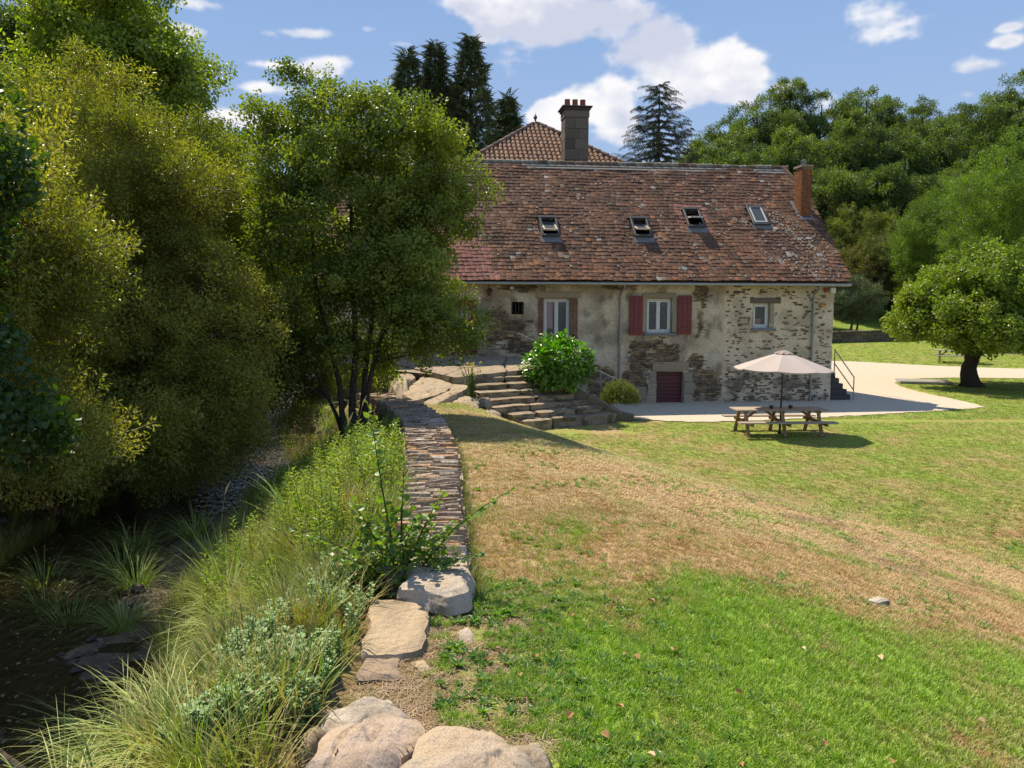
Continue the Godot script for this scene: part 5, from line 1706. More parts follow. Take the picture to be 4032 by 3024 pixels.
func make_trees() -> void:
	var bark := Color(0.14, 0.11, 0.085)
	var wil := spray("willow", 36, 0.072, 0.03, 0.5, 0.2)
	var ald := spray("alder", 24, 0.1, 0.08, 0.5, 0.22)
	var big := spray("broad", 36, 0.24, 0.12, 1.0, 0.55)
	var lin := spray("linden", 34, 0.14, 0.125, 0.75, 0.32, false, 0.35)
	var mid := spray("middle", 40, 0.13, 0.06, 0.75, 0.35)
	# alder clump at the far end of the wall
	var at := Vector3(-3.8, 0.65, -18.7)
	var t := thing("alder_tree", "many-stemmed green alder standing in front of the red door", "tree", at)
	var bl := [[0.0, 6.4, 0.0, 2.2, 2.6, 2.0], [-1.3, 4.6, 0.1, 1.25, 1.6, 1.4], [1.7, 4.4, 0.2, 1.7, 1.8, 1.6], [2.3, 2.9, 0.4, 1.35, 0.9, 1.3], [-0.8, 8.2, 0.0, 1.5, 1.35, 1.3], [1.1, 8.0, 0.0, 1.6, 1.3, 1.3], [2.5, 7.0, 0.0, 1.1, 1.0, 1.1], [-1.5, 2.6, 0.4, 1.1, 1.0, 1.2], [0.3, 3.2, 0.3, 1.7, 1.3, 1.4], [-0.2, 2.1, -0.9, 1.7, 0.7, 0.9], [-1.7, 1.6, -0.5, 1.1, 0.7, 0.9], [-1.7, 6.6, 0.0, 0.8, 0.9, 0.8], [2.3, 6.0, 0.0, 0.9, 0.9, 0.9]]
	t.scale = Vector3.ONE * 0.87
	limbs(t, [[Vector3(0, 0, 0), Vector3(0.05, 2.2, 0), Vector3(0.1, 5.0, 0.1), Vector3(0.2, 8.6, 0), 0.11], [Vector3(-0.2, 0, 0.1), Vector3(-0.45, 2.0, 0.1), Vector3(-1.0, 4.5, 0), Vector3(-1.1, 8.0, 0), 0.09], [Vector3(0.2, 0, 0.1), Vector3(0.6, 2.0, 0.1), Vector3(1.2, 4.4, 0.2), Vector3(1.6, 7.4, 0), 0.09], [Vector3(0.1, 0, -0.2), Vector3(0.4, 2.4, -0.4), Vector3(0.7, 5.2, -0.6), Vector3(0.8, 8.0, -0.4), 0.09], [Vector3(-0.3, 0, -0.1), Vector3(-0.9, 1.6, 0.1), Vector3(-1.7, 3.4, 0.3), Vector3(-2.2, 5.4, 0.3), 0.06]], bl, bark, 5)
	crown(t, "crown", at, bl, 4500, ald, mats["leaf"], Color(0.15, 0.205, 0.035), Color(0.29, 0.35, 0.065), 0.75, 1.15, 0.42, 0.5, 12)
	# willows along the stream, left
	var sets := [
		["olive-leaved willow in the middle of the left bank, over the stream", Vector3(-8.4, 0.1, -16.8), [[0.0, 4.6, 0.2, 2.3, 2.2, 2.0], [0.4, 6.3, 0.0, 1.7, 1.25, 1.5], [-1.9, 3.6, 0.2, 1.6, 1.9, 1.5], [1.8, 3.4, 0.5, 1.5, 1.5, 1.4], [0.6, 2.2, 0.6, 2.0, 1.0, 1.5], [2.3, 1.8, 0.9, 1.2, 0.7, 1.0], [-0.3, 7.4, 0.0, 1.3, 1.0, 1.2], [0.9, 1.1, 2.2, 1.9, 0.7, 1.4], [-0.8, 1.4, 2.6, 1.5, 0.9, 1.2], [2.2, 0.9, 1.4, 1.2, 0.5, 1.0]], 7600, Color(0.22, 0.24, 0.045), Color(0.46, 0.44, 0.1)],
		["yellowish willow leaning over the stream between the alder and the olive willow", Vector3(-8.6, 0.2, -20.2), [[1.4, 4.6, 0.0, 1.7, 2.2, 1.7], [1.9, 2.8, 0.4, 1.5, 1.3, 1.3], [2.8, 2.0, 0.6, 1.0, 0.9, 0.9], [2.0, 1.0, 0.9, 1.3, 0.7, 1.0], [0.9, 6.3, 0.0, 1.3, 1.1, 1.3], [-0.6, 3.6, 0.0, 1.6, 2.0, 1.5]], 4200, Color(0.24, 0.28, 0.05), Color(0.46, 0.46, 0.1)],
		["tall pale willow at the left edge of the picture", Vector3(-8.0, 0.2, -11.4), [[-0.2, 3.9, 0.0, 1.7, 1.7, 1.6], [0.2, 5.3, 0.0, 1.1, 0.9, 1.1], [0.9, 4.2, 0.2, 1.1, 1.1, 1.1], [-0.3, 2.2, 0.3, 1.5, 1.0, 1.3], [0.9, 1.7, 0.2, 1.1, 0.7, 1.0], [-1.6, 4.8, 0.0, 1.4, 1.3, 1.4]], 4000, Color(0.24, 0.26, 0.05), Color(0.5, 0.46, 0.12)]]
	for s in sets:
		t = thing("willow_tree", s[0], "tree", s[1])
		var st := []
		for i in 5:
			var b: Array = s[2][i % s[2].size()]
			var o := Vector3(R.randf_range(-0.35, 0.35), -0.2, R.randf_range(-0.3, 0.3))
			st.append([o, o.lerp(Vector3(b[0], b[1], b[2]), 0.35) + Vector3(0, 0.3, 0), Vector3(b[0], b[1], b[2]), Vector3(b[0] * 1.2, b[1] + b[4] * 0.8, b[2]), R.randf_range(0.06, 0.1)])
		limbs(t, st, s[2], Color(0.13, 0.1, 0.075), 9)
		crown(t, "crown", s[1], s[2], s[3], wil, mats["leaf"], s[4], s[5], 0.8, 1.3, 0.42, 0.35, 14)
	# bright taller trees behind them
	at = Vector3(-11.2, 0.5, -22.5)
	t = thing("alder_tree", "tall bright green alder rising behind the willows at top left", "tree", at)
	bl = [[0.0, 8.0, 0.0, 2.5, 2.9, 2.2], [0.2, 11.0, 0.0, 1.6, 1.7, 1.5], [2.3, 6.3, 0.4, 1.8, 1.8, 1.6], [-2.0, 7.0, 0.0, 1.8, 1.9, 1.6], [1.3, 9.2, 0.2, 1.4, 1.4, 1.3], [3.6, 5.0, 0.5, 1.2, 1.2, 1.2], [0.3, 5.0, 0.0, 2.2, 1.6, 1.8]]
	limbs(t, [[Vector3(0, -0.2, 0), Vector3(0.1, 4, 0), Vector3(0.2, 8, 0), Vector3(0.2, 12, 0), 0.17], [Vector3(0.3, -0.2, 0), Vector3(0.9, 3, 0.2), Vector3(1.9, 6, 0.3), Vector3(2.4, 8, 0.3), 0.12]], bl, bark, 4)
	crown(t, "crown", at, bl, 5200, ald, mats["leaf"], Color(0.2, 0.27, 0.035), Color(0.38, 0.46, 0.07), 0.9, 1.35, 0.6, 0.5, 18)
	at = Vector3(-15.2, 0.6, -30.0)
	t = thing("oak_tree", "tall dark oak whose top twigs stand out above the bright alder", "tree", at)
	bl = [[0.0, 9.5, 0.0, 3.0, 3.2, 2.8], [0.6, 13.0, 0.0, 1.6, 1.5, 1.5], [-2.5, 12.6, 0.0, 2.2, 1.2, 2.0], [1.2, 6.0, 0.0, 3.0, 2.4, 2.4]]
	limbs(t, [[Vector3(0, -0.3, 0), Vector3(0.1, 4, 0), Vector3(0.3, 9, 0), Vector3(0.5, 14, 0), 0.28]], bl, bark, 5)
	crown(t, "crown", at, bl, 3600, mid, mats["leaf"], Color(0.06, 0.1, 0.025), Color(0.11, 0.17, 0.035), 0.8, 1.2, 0.7, 0.4)
	# sapling close to the camera on the left
	at = Vector3(-6.9, -0.4, -7.0)
	t = thing("maple_tree", "leafy maple reaching into the picture at its left edge, nearest of all trees", "tree", at)
	bl = [[2.2, 3.4, 0.2, 0.5, 0.55, 0.5], [1.7, 3.2, 0.2, 0.7, 0.7, 0.6], [0.4, 3.6, 0.2, 1.3, 1.0, 1.1], [-0.5, 5.0, 0.2, 1.6, 1.4, 1.4], [-0.4, 6.4, 0.0, 1.2, 1.0, 1.1], [1.3, 5.5, -0.6, 0.9, 0.9, 0.9]]
	limbs(t, [[Vector3(0, -0.1, 0), Vector3(0.0, 1.8, 0), Vector3(-0.2, 4.0, 0), Vector3(-0.4, 6.6, 0), 0.12]], bl, bark, 5)
	crown(t, "crown", at, bl, 3000, spray("maple", 18, 0.066, 0.06, 0.28, 0.15, true), mats["leaf"], Color(0.05, 0.1, 0.025), Color(0.075, 0.14, 0.035), 0.8, 1.2, 0.3, 0.4, 14)
	# trees beyond the stream and behind the house, left
	for q in [["broad dark tree beyond the stream, seen between the alders", -17.0, -50.0, 14.6, 4.2], ["second dark tree far left, behind the tall bright alder", -21.0, -46.0, 15.0, 4.6], ["dark tree behind the alder near the mill house roof", -12.8, -52.0, 13.6, 3.8], ["low shaded tree on the far bank behind the olive willow", -14.5, -27.0, 8.4, 3.2], ["shaded tree at the far left, behind the pale willow", -17.5, -23.0, 10.5, 3.8], ["wide shaded tree on the meadow beyond the willows", -19.5, -33.0, 11.5, 4.2], ["small tree by the stream behind the yellowish willow", -10.6, -32.0, 8.6, 2.8]]:
		forest_tree(q[0], Vector3(q[1], ground_h(q[1], q[2]), q[2]), q[3] - ground_h(q[1], q[2]), q[4], big if q[2] < -40.0 else mid, Color(0.07, 0.11, 0.025), Color(0.13, 0.19, 0.045), 1100 if q[2] < -40.0 else 2100, "trees beyond the stream")
	# conifers
	for q in [["left cypress of the row behind the mill", -7.0, -55.0, 21.0, 4.0], ["slender cypress second from the left behind the mill", -5.3, -56.0, 21.9, 3.3], ["tallest pointed cypress behind the mill roof", -2.8, -55.0, 22.0, 4.0], ["shorter cypress right of the tall ones behind the mill", -0.3, -58.0, 18.8, 3.4], ["cypress half hidden between the two tallest ones", -4.2, -59.0, 20.0, 3.6]]:
		conifer(q[0], "cypress_tree", Vector3(q[1], 0.4, q[2]), q[3] - 0.4, q[4], true)
	conifer("lone spruce with drooping bare-tipped branches behind the roof", "spruce_tree", Vector3(10.9, 0.8, -60.0), 19.6, 5.8, false)
	# linden on the lawn
	at = Vector3(21.45, 0.0, -36.7)
	t = thing("linden_tree", "round-headed linden with a thick dark trunk on the right lawn", "tree", at)
	bl = [[1.0, 3.9, 0.0, 3.6, 1.6, 3.5], [0.9, 4.7, 0.0, 2.9, 1.2, 2.8], [-1.5, 3.0, 0.6, 1.5, 1.0, 1.6], [-0.6, 2.75, 1.2, 1.3, 0.6, 1.4], [2.6, 3.2, 0.5, 1.8, 1.1, 1.8], [-0.8, 3.1, 2.0, 1.8, 0.9, 1.5], [1.2, 3.1, 2.0, 1.8, 0.9, 1.5], [-1.9, 3.9, -0.5, 1.1, 1.0, 1.3], [3.6, 3.6, 0.0, 1.6, 1.4, 1.5]]
	limbs(t, [[Vector3(0, -0.1, 0), Vector3(0, 0.9, 0), Vector3(0.05, 1.9, 0), Vector3(0.1, 4.6, 0), 0.46], [Vector3(0, 1.3, 0), Vector3(-0.8, 2.3, 0.2), Vector3(-2.2, 3.4, 0.3), Vector3(-3.2, 4.0, 0.3), 0.22], [Vector3(0, 1.3, 0), Vector3(0.9, 2.3, 0.2), Vector3(2.2, 3.3, 0.3), Vector3(3.2, 3.8, 0.3), 0.22]], bl, Color(0.1, 0.08, 0.065), 5)
	crown(t, "crown", at, bl, 5200, lin, mats["leaf"], Color(0.16, 0.24, 0.035), Color(0.3, 0.38, 0.06), 0.75, 1.15, 0.62, 0.15, 16)
	# bright trees and shrubs beyond the far wall
	for q in [["bright green maple at the right edge above the linden", 35.0, -57.0, 15.4, 4.6, 0.13, 0.21, 0.035], ["smaller bright maple left of the linden crown", 37.2, -70.5, 13.6, 3.3, 0.12, 0.19, 0.035], ["olive willow shrub right of the brick chimney", 35.4, -82.0, 13.6, 3.9, 0.17, 0.2, 0.05], ["dark olive shrub above the small orchard tree", 32.9, -76.5, 9.1, 2.8, 0.13, 0.13, 0.05], ["grey-green shrub between the olive willow and the maples", 36.0, -75.5, 10.2, 2.6, 0.11, 0.13, 0.06], ["round dark shrub at the corner of the mill beyond the field", 26.0, -71.0, 9.0, 3.0, 0.07, 0.11, 0.035]]:
		var y := ground_h(q[1], q[2])
		var k := Color(q[5], q[6], q[7])
		forest_tree(q[0], Vector3(q[1], y, q[2]), q[3] - y, q[4], mid, Color(k.r, k.g, k.b), Color(k.r * 1.7, k.g * 1.6, k.b * 1.5), 2600, "trees beyond the far wall", 0.15)
	at = Vector3(28.8, ground_h(28.8, -66.6), -66.6)
	t = thing("orchard_tree", "small grey-green orchard tree standing behind the low far wall", "tree", at)
	bl = [[0.0, 3.4, 0.0, 1.7, 1.5, 1.5], [-0.8, 2.9, 0.2, 1.2, 1.1, 1.2], [0.9, 3.0, 0.2, 1.2, 1.1, 1.2]]
	limbs(t, [[Vector3(0, -0.1, 0), Vector3(-0.1, 1.2, 0), Vector3(-0.5, 2.4, 0), Vector3(-0.9, 3.6, 0), 0.13], [Vector3(0.15, -0.1, 0), Vector3(0.4, 1.2, 0), Vector3(0.8, 2.4, 0), Vector3(1.0, 3.6, 0), 0.11]], bl, Color(0.2, 0.17, 0.14), 5)
	crown(t, "crown", at, bl, 900, mid, mats["leaf_dull"], Color(0.1, 0.13, 0.06), Color(0.16, 0.19, 0.085), 0.7, 1.0, 0.45, 0.3, 16)
	# wooded hill
	var far := [[26.0, 26.3, -101.0, "pale chestnut at the left end of the hill, next to the lone spruce"], [32.0, 30.7, -106.0, "chestnut on the ridge left of the thin-topped tree"], [38.1, 35.0, -111.0, "thin feathery-topped tree on the ridge above the brick chimney"], [42.4, 32.5, -111.0, "domed tree on the ridge right of the feathery-topped one"], [48.5, 33.3, -111.0, "ridge tree with a broad flat top above the brick chimney's right"], [52.6, 30.5, -112.0, "low ridge tree where the skyline dips"], [59.8, 33.4, -118.0, "distant dark tree tip standing in the dip of the skyline"], [58.8, 30.4, -106.0, "ridge tree just right of the skyline dip"], [60.5, 30.7, -101.0, "tall full tree on the ridge toward the right edge"], [65.3, 32.0, -101.0, "highest ridge tree at the right edge of the picture"],
		[28.1, 22.8, -97.0, "mid-slope chestnut just right of the spruce foot"], [33.8, 24.5, -97.0, "mid-slope chestnut directly above the right end of the mill roof"], [39.7, 25.4, -97.0, "mid-slope chestnut above the brick chimney"], [44.7, 24.5, -97.0, "mid-slope chestnut right of the brick chimney"], [50.1, 25.4, -97.0, "broad mid-slope chestnut in the middle of the wood"], [56.2, 24.4, -97.0, "mid-slope chestnut above the smaller bright maple"], [62.7, 24.3, -97.0, "mid-slope chestnut behind the bright maple at the right edge"],
		[28.7, 17.4, -88.0, "lower-slope chestnut hidden by the brick chimney base"], [33.9, 18.5, -88.0, "lower-slope chestnut left of the olive willow shrub"], [38.5, 18.3, -88.0, "lower-slope chestnut behind the olive willow shrub"], [43.3, 18.0, -88.0, "lower-slope chestnut between the olive willow and bright maple"], [48.2, 18.7, -88.0, "lower-slope chestnut just behind the smaller bright maple"], [53.6, 17.7, -88.0, "lower-slope chestnut behind the linden's crown"], [57.9, 17.2, -88.0, "lower-slope chestnut at the right edge behind the big maple"]]
	var i := 0
	for q in far:
		var y := ground_h(q[0], q[2])
		var wide := 5.4 if i != 2 and i != 6 else 3.4
		var k := Color(0.1, 0.155, 0.055).lerp(Color(0.13, 0.18, 0.065), R.randf())
		forest_tree(q[3], Vector3(q[0], y, q[2]), q[1] - y, wide, big, Color(k.r * 0.8, k.g * 0.8, k.b * 0.8), Color(k.r * 1.6, k.g * 1.5, k.b * 1.3), 1250, "trees of the wooded hill", 0.3)
		i += 1
	# undergrowth that closes the wood
	var T := []
	var C := PackedColorArray()
	while T.size() < 5000:
		var x := R.randf_range(14.0, 95.0)
		var z := R.randf_range(-135.0, -90.0)
		T.append(Transform3D(basis_y((rdir() + Vector3.UP).normalized(), R.randf() * TAU).scaled(Vector3.ONE * R.randf_range(1.2, 2.2)), Vector3(x, ground_h(x, z) + R.randf_range(0.0, 6.0) * smoothstep(-88.0, -96.0, z), z)))
		C.append(vary(Color(0.13, 0.17, 0.065), 0.3))
	tag(multi("undergrowth", big, mats["leaf"], T, C, self), "dense green undergrowth filling the wooded hill between trees", "", "", "stuff")

func forest_tree(label: String, at: Vector3, h: float, r: float, m: Mesh, k1: Color, k2: Color, n: int, group: String, low := 0.25) -> void:
	var t := thing("tree", label, "tree", at, 0.0, group)
	var bl := []
	var cy := h * (0.5 + low * 0.5)
	var ry := h * (1.0 - low) * 0.5
	bl.append([0.0, cy, 0.0, r * 0.92, ry * 0.97, r * 0.92])
	bl.append([0.0, cy, 0.0, r * 0.8, ry * 0.9, r * 0.8])
	for i in 9:
		var a := TAU * i / 7.0 + R.randf_range(-0.4, 0.4)
		var y := cy + ry * R.randf_range(-0.75, 0.62)
		var f := sqrt(maxf(0.15, 1.0 - pow((y - cy) / ry, 2.0)))
		bl.append([cos(a) * r * 0.72 * f, y, sin(a) * r * 0.72 * f, r * R.randf_range(0.26, 0.4), r * R.randf_range(0.22, 0.34), r * R.randf_range(0.26, 0.4)])
	limbs(t, [[Vector3(0, -0.4, 0), Vector3(0, h * 0.3, 0), Vector3(R.randf_range(-0.3, 0.3), h * 0.6, 0), Vector3(0, h * 0.92, 0), 0.02 * h]], bl, Color(0.11, 0.09, 0.07), 2, "trunk", 6)
	crown(t, "crown", at, bl, n, m, mats["leaf"], k1, k2, 0.75, 1.25, 0.75, 0.35, 9)

func conifer(label: String, called: String, at: Vector3, h: float, r: float, dense: bool) -> void:
	var t := thing(called, label, "tree", at)
	var tm := MB.new()
	tm.tube([Vector3(0, -0.3, 0), Vector3(0, h * 0.5, 0), Vector3(0, h * 0.98, 0)], [h * 0.016, h * 0.01, 0.02], 7, Color(0.09, 0.07, 0.06))
	partb("trunk", tm, mats["bark"], t)
	var fm: ArrayMesh
	var key := "frond" if dense else "frond_loose"
	if sprays.has(key):
		fm = sprays[key]
	else:
		var b := MB.new()
		var L := 0.9
		var nn := 34 if dense else 44
		for i in nn:
			var u := (i + 0.5) / nn
			var p := Vector3(0, L * u, 0) + Vector3(0, 0, -0.25 * u * u)
			var s := -1.0 if i % 2 else 1.0
			if dense:
				b.leaf(p, Vector3(s * R.randf_range(0.5, 1.0), 0.5, R.randf_range(-0.7, 0.3)).normalized(), Vector3.BACK, 0.3 * (1.15 - u), 0.085, vary(Color.WHITE, 0.25), 0.1)
			else:
				b.leaf(p, Vector3(s * R.randf_range(0.1, 0.7), R.randf_range(-0.1, 0.3), -R.randf_range(0.6, 1.2)).normalized(), Vector3.UP, R.randf_range(0.14, 0.34), 0.03, vary(Color.WHITE, 0.25), 0.1)
		b.tube([Vector3.ZERO, Vector3(0, L, -0.25)], [0.012, 0.004], 3, Color(1.2, 0.8, 0.8), false)
		sprays[key] = b.mesh()
		fm = sprays[key]
	var T := []
	var C := PackedColorArray()
	var bm := MB.new()
	if dense:
		for i in 4600:
			var u := 1.0 - pow(R.randf(), 0.72)
			var y := h * (0.12 + 0.88 * u)
			var rr := r * (pow(1.0 - u, 0.82) * (1.0 + 0.25 * N1.get_noise_2d(y * 4.0, at.x * 9.0)) + 0.02)
			var a := R.randf() * TAU
			rr *= 1.0 + 0.3 * N1.get_noise_2d(a * 3.0, y * 3.0 + at.x)
			var q := rr * pow(R.randf(), 0.4)
			var d := (Vector3(cos(a), R.randf_range(-0.5, 0.8), sin(a)) + rdir() * 0.7).normalized()
			T.append(Transform3D(Basis(d.cross(Vector3.UP).normalized(), d, d.cross(Vector3.UP).normalized().cross(d)).scaled(Vector3.ONE * R.randf_range(0.5, 1.0)), Vector3(cos(a) * q, y - 0.1, sin(a) * q)))
			C.append(vary(Color(0.075, 0.11, 0.04).lerp(Color(0.16, 0.21, 0.08), R.randf()), 0.2))
	else:
		var y := h * 0.12
		while y < h * 0.985:
			var u := (y / h - 0.12) / 0.88
			var n := 6 if u < 0.85 else 4
			for i in n:
				var a := TAU * i / n + y * 2.3 + R.randf_range(-0.4, 0.4)
				var ln := r * pow(1.0 - u, 0.62) * R.randf_range(0.72, 1.1) + 0.15
				var out := Vector3(cos(a), 0, sin(a))
				var p0 := Vector3(0, y, 0)
				var p1 := p0 + out * ln * 0.5 + Vector3(0, -ln * 0.14, 0)
				var p2 := p0 + out * ln + Vector3(0, -ln * 0.05 + 0.08, 0)
				bm.tube([p0, p1, p2], [0.03, 0.02, 0.008], 4, Color(0.1, 0.085, 0.075), false)
				var m := int(3 + ln * 3.4)
				for j in m:
					var f := (j + R.randf()) / m
					var p := p0.lerp(p1, f * 2.0) if f < 0.5 else p1.lerp(p2, f * 2.0 - 1.0)
					var d := (out + Vector3(R.randf_range(-0.7, 0.7), R.randf_range(-0.15, 0.2), R.randf_range(-0.7, 0.7))).normalized()
					var x := d.cross(Vector3.UP).normalized()
					T.append(Transform3D(Basis(x, d, x.cross(d)).scaled(Vector3.ONE * R.randf_range(0.55, 1.05)), p))
					C.append(vary(Color(0.05, 0.065, 0.035).lerp(Color(0.11, 0.125, 0.065), R.randf()), 0.2))
			y += 0.42
		partb("branches", bm, mats["bark"], t)
	multi("crown", fm, mats["needle"], T, C, t)

# ---------------------------------------------------------------- plants of the bank
func clump_mesh(n: int, l0: float, l1: float, w: float, droop: float, lean: float, spread: float, k1: Color, k2: Color, segs := 4) -> ArrayMesh:
	var b := MB.new()
	for i in n:
		var a := R.randf() * TAU
		var o := Vector3(cos(a), 0, sin(a))
		var d := (Vector3.UP + o * R.randf_range(0.02, lean)).normalized()
		var k := k1.lerp(k2, R.randf())
		b.blade(o * spread * sqrt(R.randf()), d, R.randf_range(l0, l1), w * R.randf_range(0.7, 1.2), droop * R.randf_range(0.5, 1.3), segs, vary(k, 0.15), vary(k.lerp(Color(0.36, 0.32, 0.12), 0.35), 0.15))
	return b.mesh()

func scatter(called: String, label: String, m: Mesh, mt: Material, n: int, area: Callable, tint: Callable, s0: float, s1: float, sink := 0.0) -> void:
	var T := []
	var C := PackedColorArray()
	var tries := 0
	while T.size() < n and tries < n * 12:
		tries += 1
		var p: Vector3 = area.call()
		if p.z > 0.0: continue
		var bs := Basis(Vector3.UP, R.randf() * TAU).rotated(Vector3.RIGHT, R.randf_range(-0.2, 0.2)).rotated(Vector3.BACK, R.randf_range(-0.2, 0.2))
		T.append(Transform3D(bs.scaled(Vector3.ONE * R.randf_range(s0, s1)), p - Vector3(0, sink, 0)))
		C.append(tint.call(p))
	tag(multi(called, m, mt, T, C, self), label, "", "", "stuff")

func make_bank() -> void:
	var none := Vector3(0, 0, 1)
	# mixed grass over the whole right bank
	var g1 := clump_mesh(12, 0.16, 0.42, 0.009, 0.8, 0.7, 0.07, Color(1, 1, 1), Color(0.9, 0.85, 0.7), 3)
	var area := func() -> Vector3:
		var z := -2.2 - 16.0 * pow(R.randf(), 1.25)
		var l := w_left(z) if z < -6.5 else -1.05 - 0.05 * (z + 6.5)
		var x := l - lut(z, [0.0, 1.9, 7.0, 2.2, 10.0, 3.2]) * pow(R.randf(), 0.9)
		var n := N2.get_noise_2d(x * 9.0, z * 9.0)
		if n < -0.12 or ground_h(x, z) < -0.42: return none
		if z > -7.2 and x > -2.5 and R.randf() < 0.75: return none
		return Vector3(x, ground_h(x, z), z)
	var tint := func(p: Vector3) -> Color:
		var n := N1.get_noise_2d(p.x * 9.0 + 40.0, p.z * 9.0)
		var k := Color(0.26, 0.35, 0.06).lerp(Color(0.6, 0.47, 0.2), clampf(0.3 + n * 2.2, 0.0, 1.0))
		return vary(k, 0.25)
	scatter("bank_grass", "mixed green and straw-coloured grass covering the bank between wall and stream", g1, mats["blade"], 11000, area, tint, 0.6, 1.6)
	# yellow-green herbs near the wall
	var hb := MB.new()
	hb.tube([Vector3.ZERO, Vector3(0.01, 0.4, 0), Vector3(0, 0.75, 0.02)], [0.006, 0.005, 0.002], 4, Color(0.8, 0.8, 0.6), false)
	for i in 34:
		var t := 0.12 + 0.88 * i / 34.0
		var a := i * 2.4
		hb.leaf(Vector3(0, 0.75 * t, 0), Vector3(cos(a), R.randf_range(0.2, 0.9), sin(a)).normalized(), Vector3.UP, 0.13 * (1.15 - 0.6 * t), 0.024, vary(Color(1, 1, 1), 0.2), 0.15)
	var area2 := func() -> Vector3:
		var z := R.randf_range(-17.0, -7.2)
		var x := w_left(z) - 0.15 - 2.4 * pow(R.randf(), 1.2)
		if N2.get_noise_2d(x * 6.0 + 90.0, z * 6.0) < -0.05 or ground_h(x, z) < -0.2: return none
		return Vector3(x, ground_h(x, z), z)
	var tint2 := func(p: Vector3) -> Color: return vary(Color(0.38, 0.44, 0.07).lerp(Color(0.22, 0.34, 0.06), R.randf()), 0.2)
	scatter("bank_herbs", "tall yellow-green leafy herbs crowding the bank beside the wall", hb.mesh(), mats["leaf"], 620, area2, tint2, 0.5, 1.15)
	# mint with grey-green leaves close to the camera
	var mi := MB.new()
	mi.tube([Vector3.ZERO, Vector3(0.01, 0.17, 0), Vector3(0.02, 0.34, 0)], [0.004, 0.003, 0.002], 4, Color(0.7, 0.75, 0.6), false)
	for i in 11:
		var y := 0.05 + 0.29 * i / 11.0
		for s in 2:
			var a := i * 1.57 + s * PI + R.randf_range(-0.3, 0.3)
			mi.leaf(Vector3(0.01, y, 0), Vector3(cos(a), R.randf_range(0.0, 0.6), sin(a)).normalized(), Vector3.UP, 0.052 * (1.1 - 0.5 * i / 11.0), 0.036, vary(Color(1, 1, 1), 0.18), 0.18, true)
	var area3 := func() -> Vector3:
		var z := R.randf_range(-7.0, -3.9)
		var x := -1.12 - 1.35 * pow(R.randf(), 1.1) * smoothstep(-3.4, -4.6, z)
		if N2.get_noise_2d(x * 12.0, z * 12.0 + 33.0) < -0.1: return none
		return Vector3(x, ground_h(x, z) - 0.02, z)
	var tint3 := func(p: Vector3) -> Color: return vary(Color(0.21, 0.33, 0.11).lerp(Color(0.16, 0.28, 0.07), R.randf()), 0.2)
	scatter("mint_patch", "low patch of grey-green mint between the slabs and the sedge", mi.mesh(), mats["leaf_dull"], 900, area3, tint3, 0.45, 1.0)
	# dry brown grass beside the broad slab
	var dg := clump_mesh(20, 0.1, 0.3, 0.005, 0.9, 1.0, 0.06, Color(1, 1, 1), Color(0.9, 0.8, 0.7), 3)
	var area4 := func() -> Vector3:
		var z := R.randf_range(-7.2, -5.4)
		var x := -1.2 - 0.75 * R.randf()
		return Vector3(x, ground_h(x, z), z)
	var tint4 := func(p: Vector3) -> Color: return vary(Color(0.58, 0.36, 0.16), 0.2)
	scatter("dry_grass", "tuft of dead brown grass beside the broad yellowish slab", dg, mats["blade"], 260, area4, tint4, 0.6, 1.2)
	# distinct sedge and reed clumps
	var sed := []
	for i in 3:
		sed.append(clump_mesh(190, 0.45, 1.05, 0.009, 1.9, 0.75, 0.13, Color(0.24, 0.35, 0.05), Color(0.42, 0.44, 0.1), 6))
	var spots := [[-2.85, -7.9, 1.1, "arching green sedge clump left of the shrub, half way down the bank"], [-2.2, -7.2, 0.9, "yellowish sedge clump just above the dry brown grass"], [-3.3, -8.8, 1.0, "sedge clump at the stream edge below the tall reeds"], [-2.75, -6.2, 1.0, "sedge clump left of the mint, hanging over the mud"], [-2.75, -5.35, 1.15, "large sedge clump at the bottom left over the dark stream bed"], [-2.55, -4.9, 1.0, "fine sedge clump in the bottom left corner region beside the mint"], [-2.0, -4.3, 0.95, "sedge clump at the bottom edge left of the boulders"], [-1.6, -3.75, 0.8, "small sedge clump touching the left boulder"], [-2.35, -3.9, 1.0, "sedge clump cut by the bottom edge of the picture"], [-3.1, -6.9, 1.0, "lowest sedge clump standing at the edge of the mud"]]
	var i := 0
	for q in spots:
		var o := part("sedge_clump", sed[i % 3], mats["blade"], self)
		o.position = Vector3(q[0], ground_h(q[0], q[1]) - 0.03, q[1])
		o.rotation.y = i * 1.3
		o.scale = Vector3.ONE * q[2]
		tag(o, q[3], "sedge", "sedge clumps on the bank")
		i += 1
	var ds := clump_mesh(170, 0.4, 0.95, 0.011, 1.6, 0.9, 0.2, Color(0.2, 0.3, 0.05), Color(0.3, 0.36, 0.08), 5)
	for q in [[-6.2, -12.2, 1.2, "wide dark sedge clump standing in the shaded stream"], [-5.5, -11.2, 1.0, "dark sedge clump in the stream nearest the lit bank"], [-7.1, -11.6, 1.0, "dark sedge clump on the far side of the stream island"], [-5.9, -10.1, 0.9, "dark sedge clump at the lower end of the stream island"], [-5.4, -22.9, 1.0, "sedge clump on the rocks at the foot of the alder"], [-5.0, -12.6, 0.9, "shaded sedge clump below the tall reeds"], [-6.6, -13.4, 1.1, "upstream-most dark sedge clump of the stream island"], [-5.6, -13.6, 1.0, "dark sedge clump between the stream island and the bank herbs"], [-6.5, -10.6, 1.0, "dark sedge clump nearest the maple sapling"], [-5.0, -9.8, 0.85, "dark sedge clump at the foot of the sunlit sedges"]]:
		var o := part("sedge_clump", ds, mats["blade"], self)
		o.position = Vector3(q[0], ground_h(q[0], q[1]) - 0.05, q[1])
		o.rotation.y = q[0] * 2.0
		o.scale = Vector3.ONE * q[2]
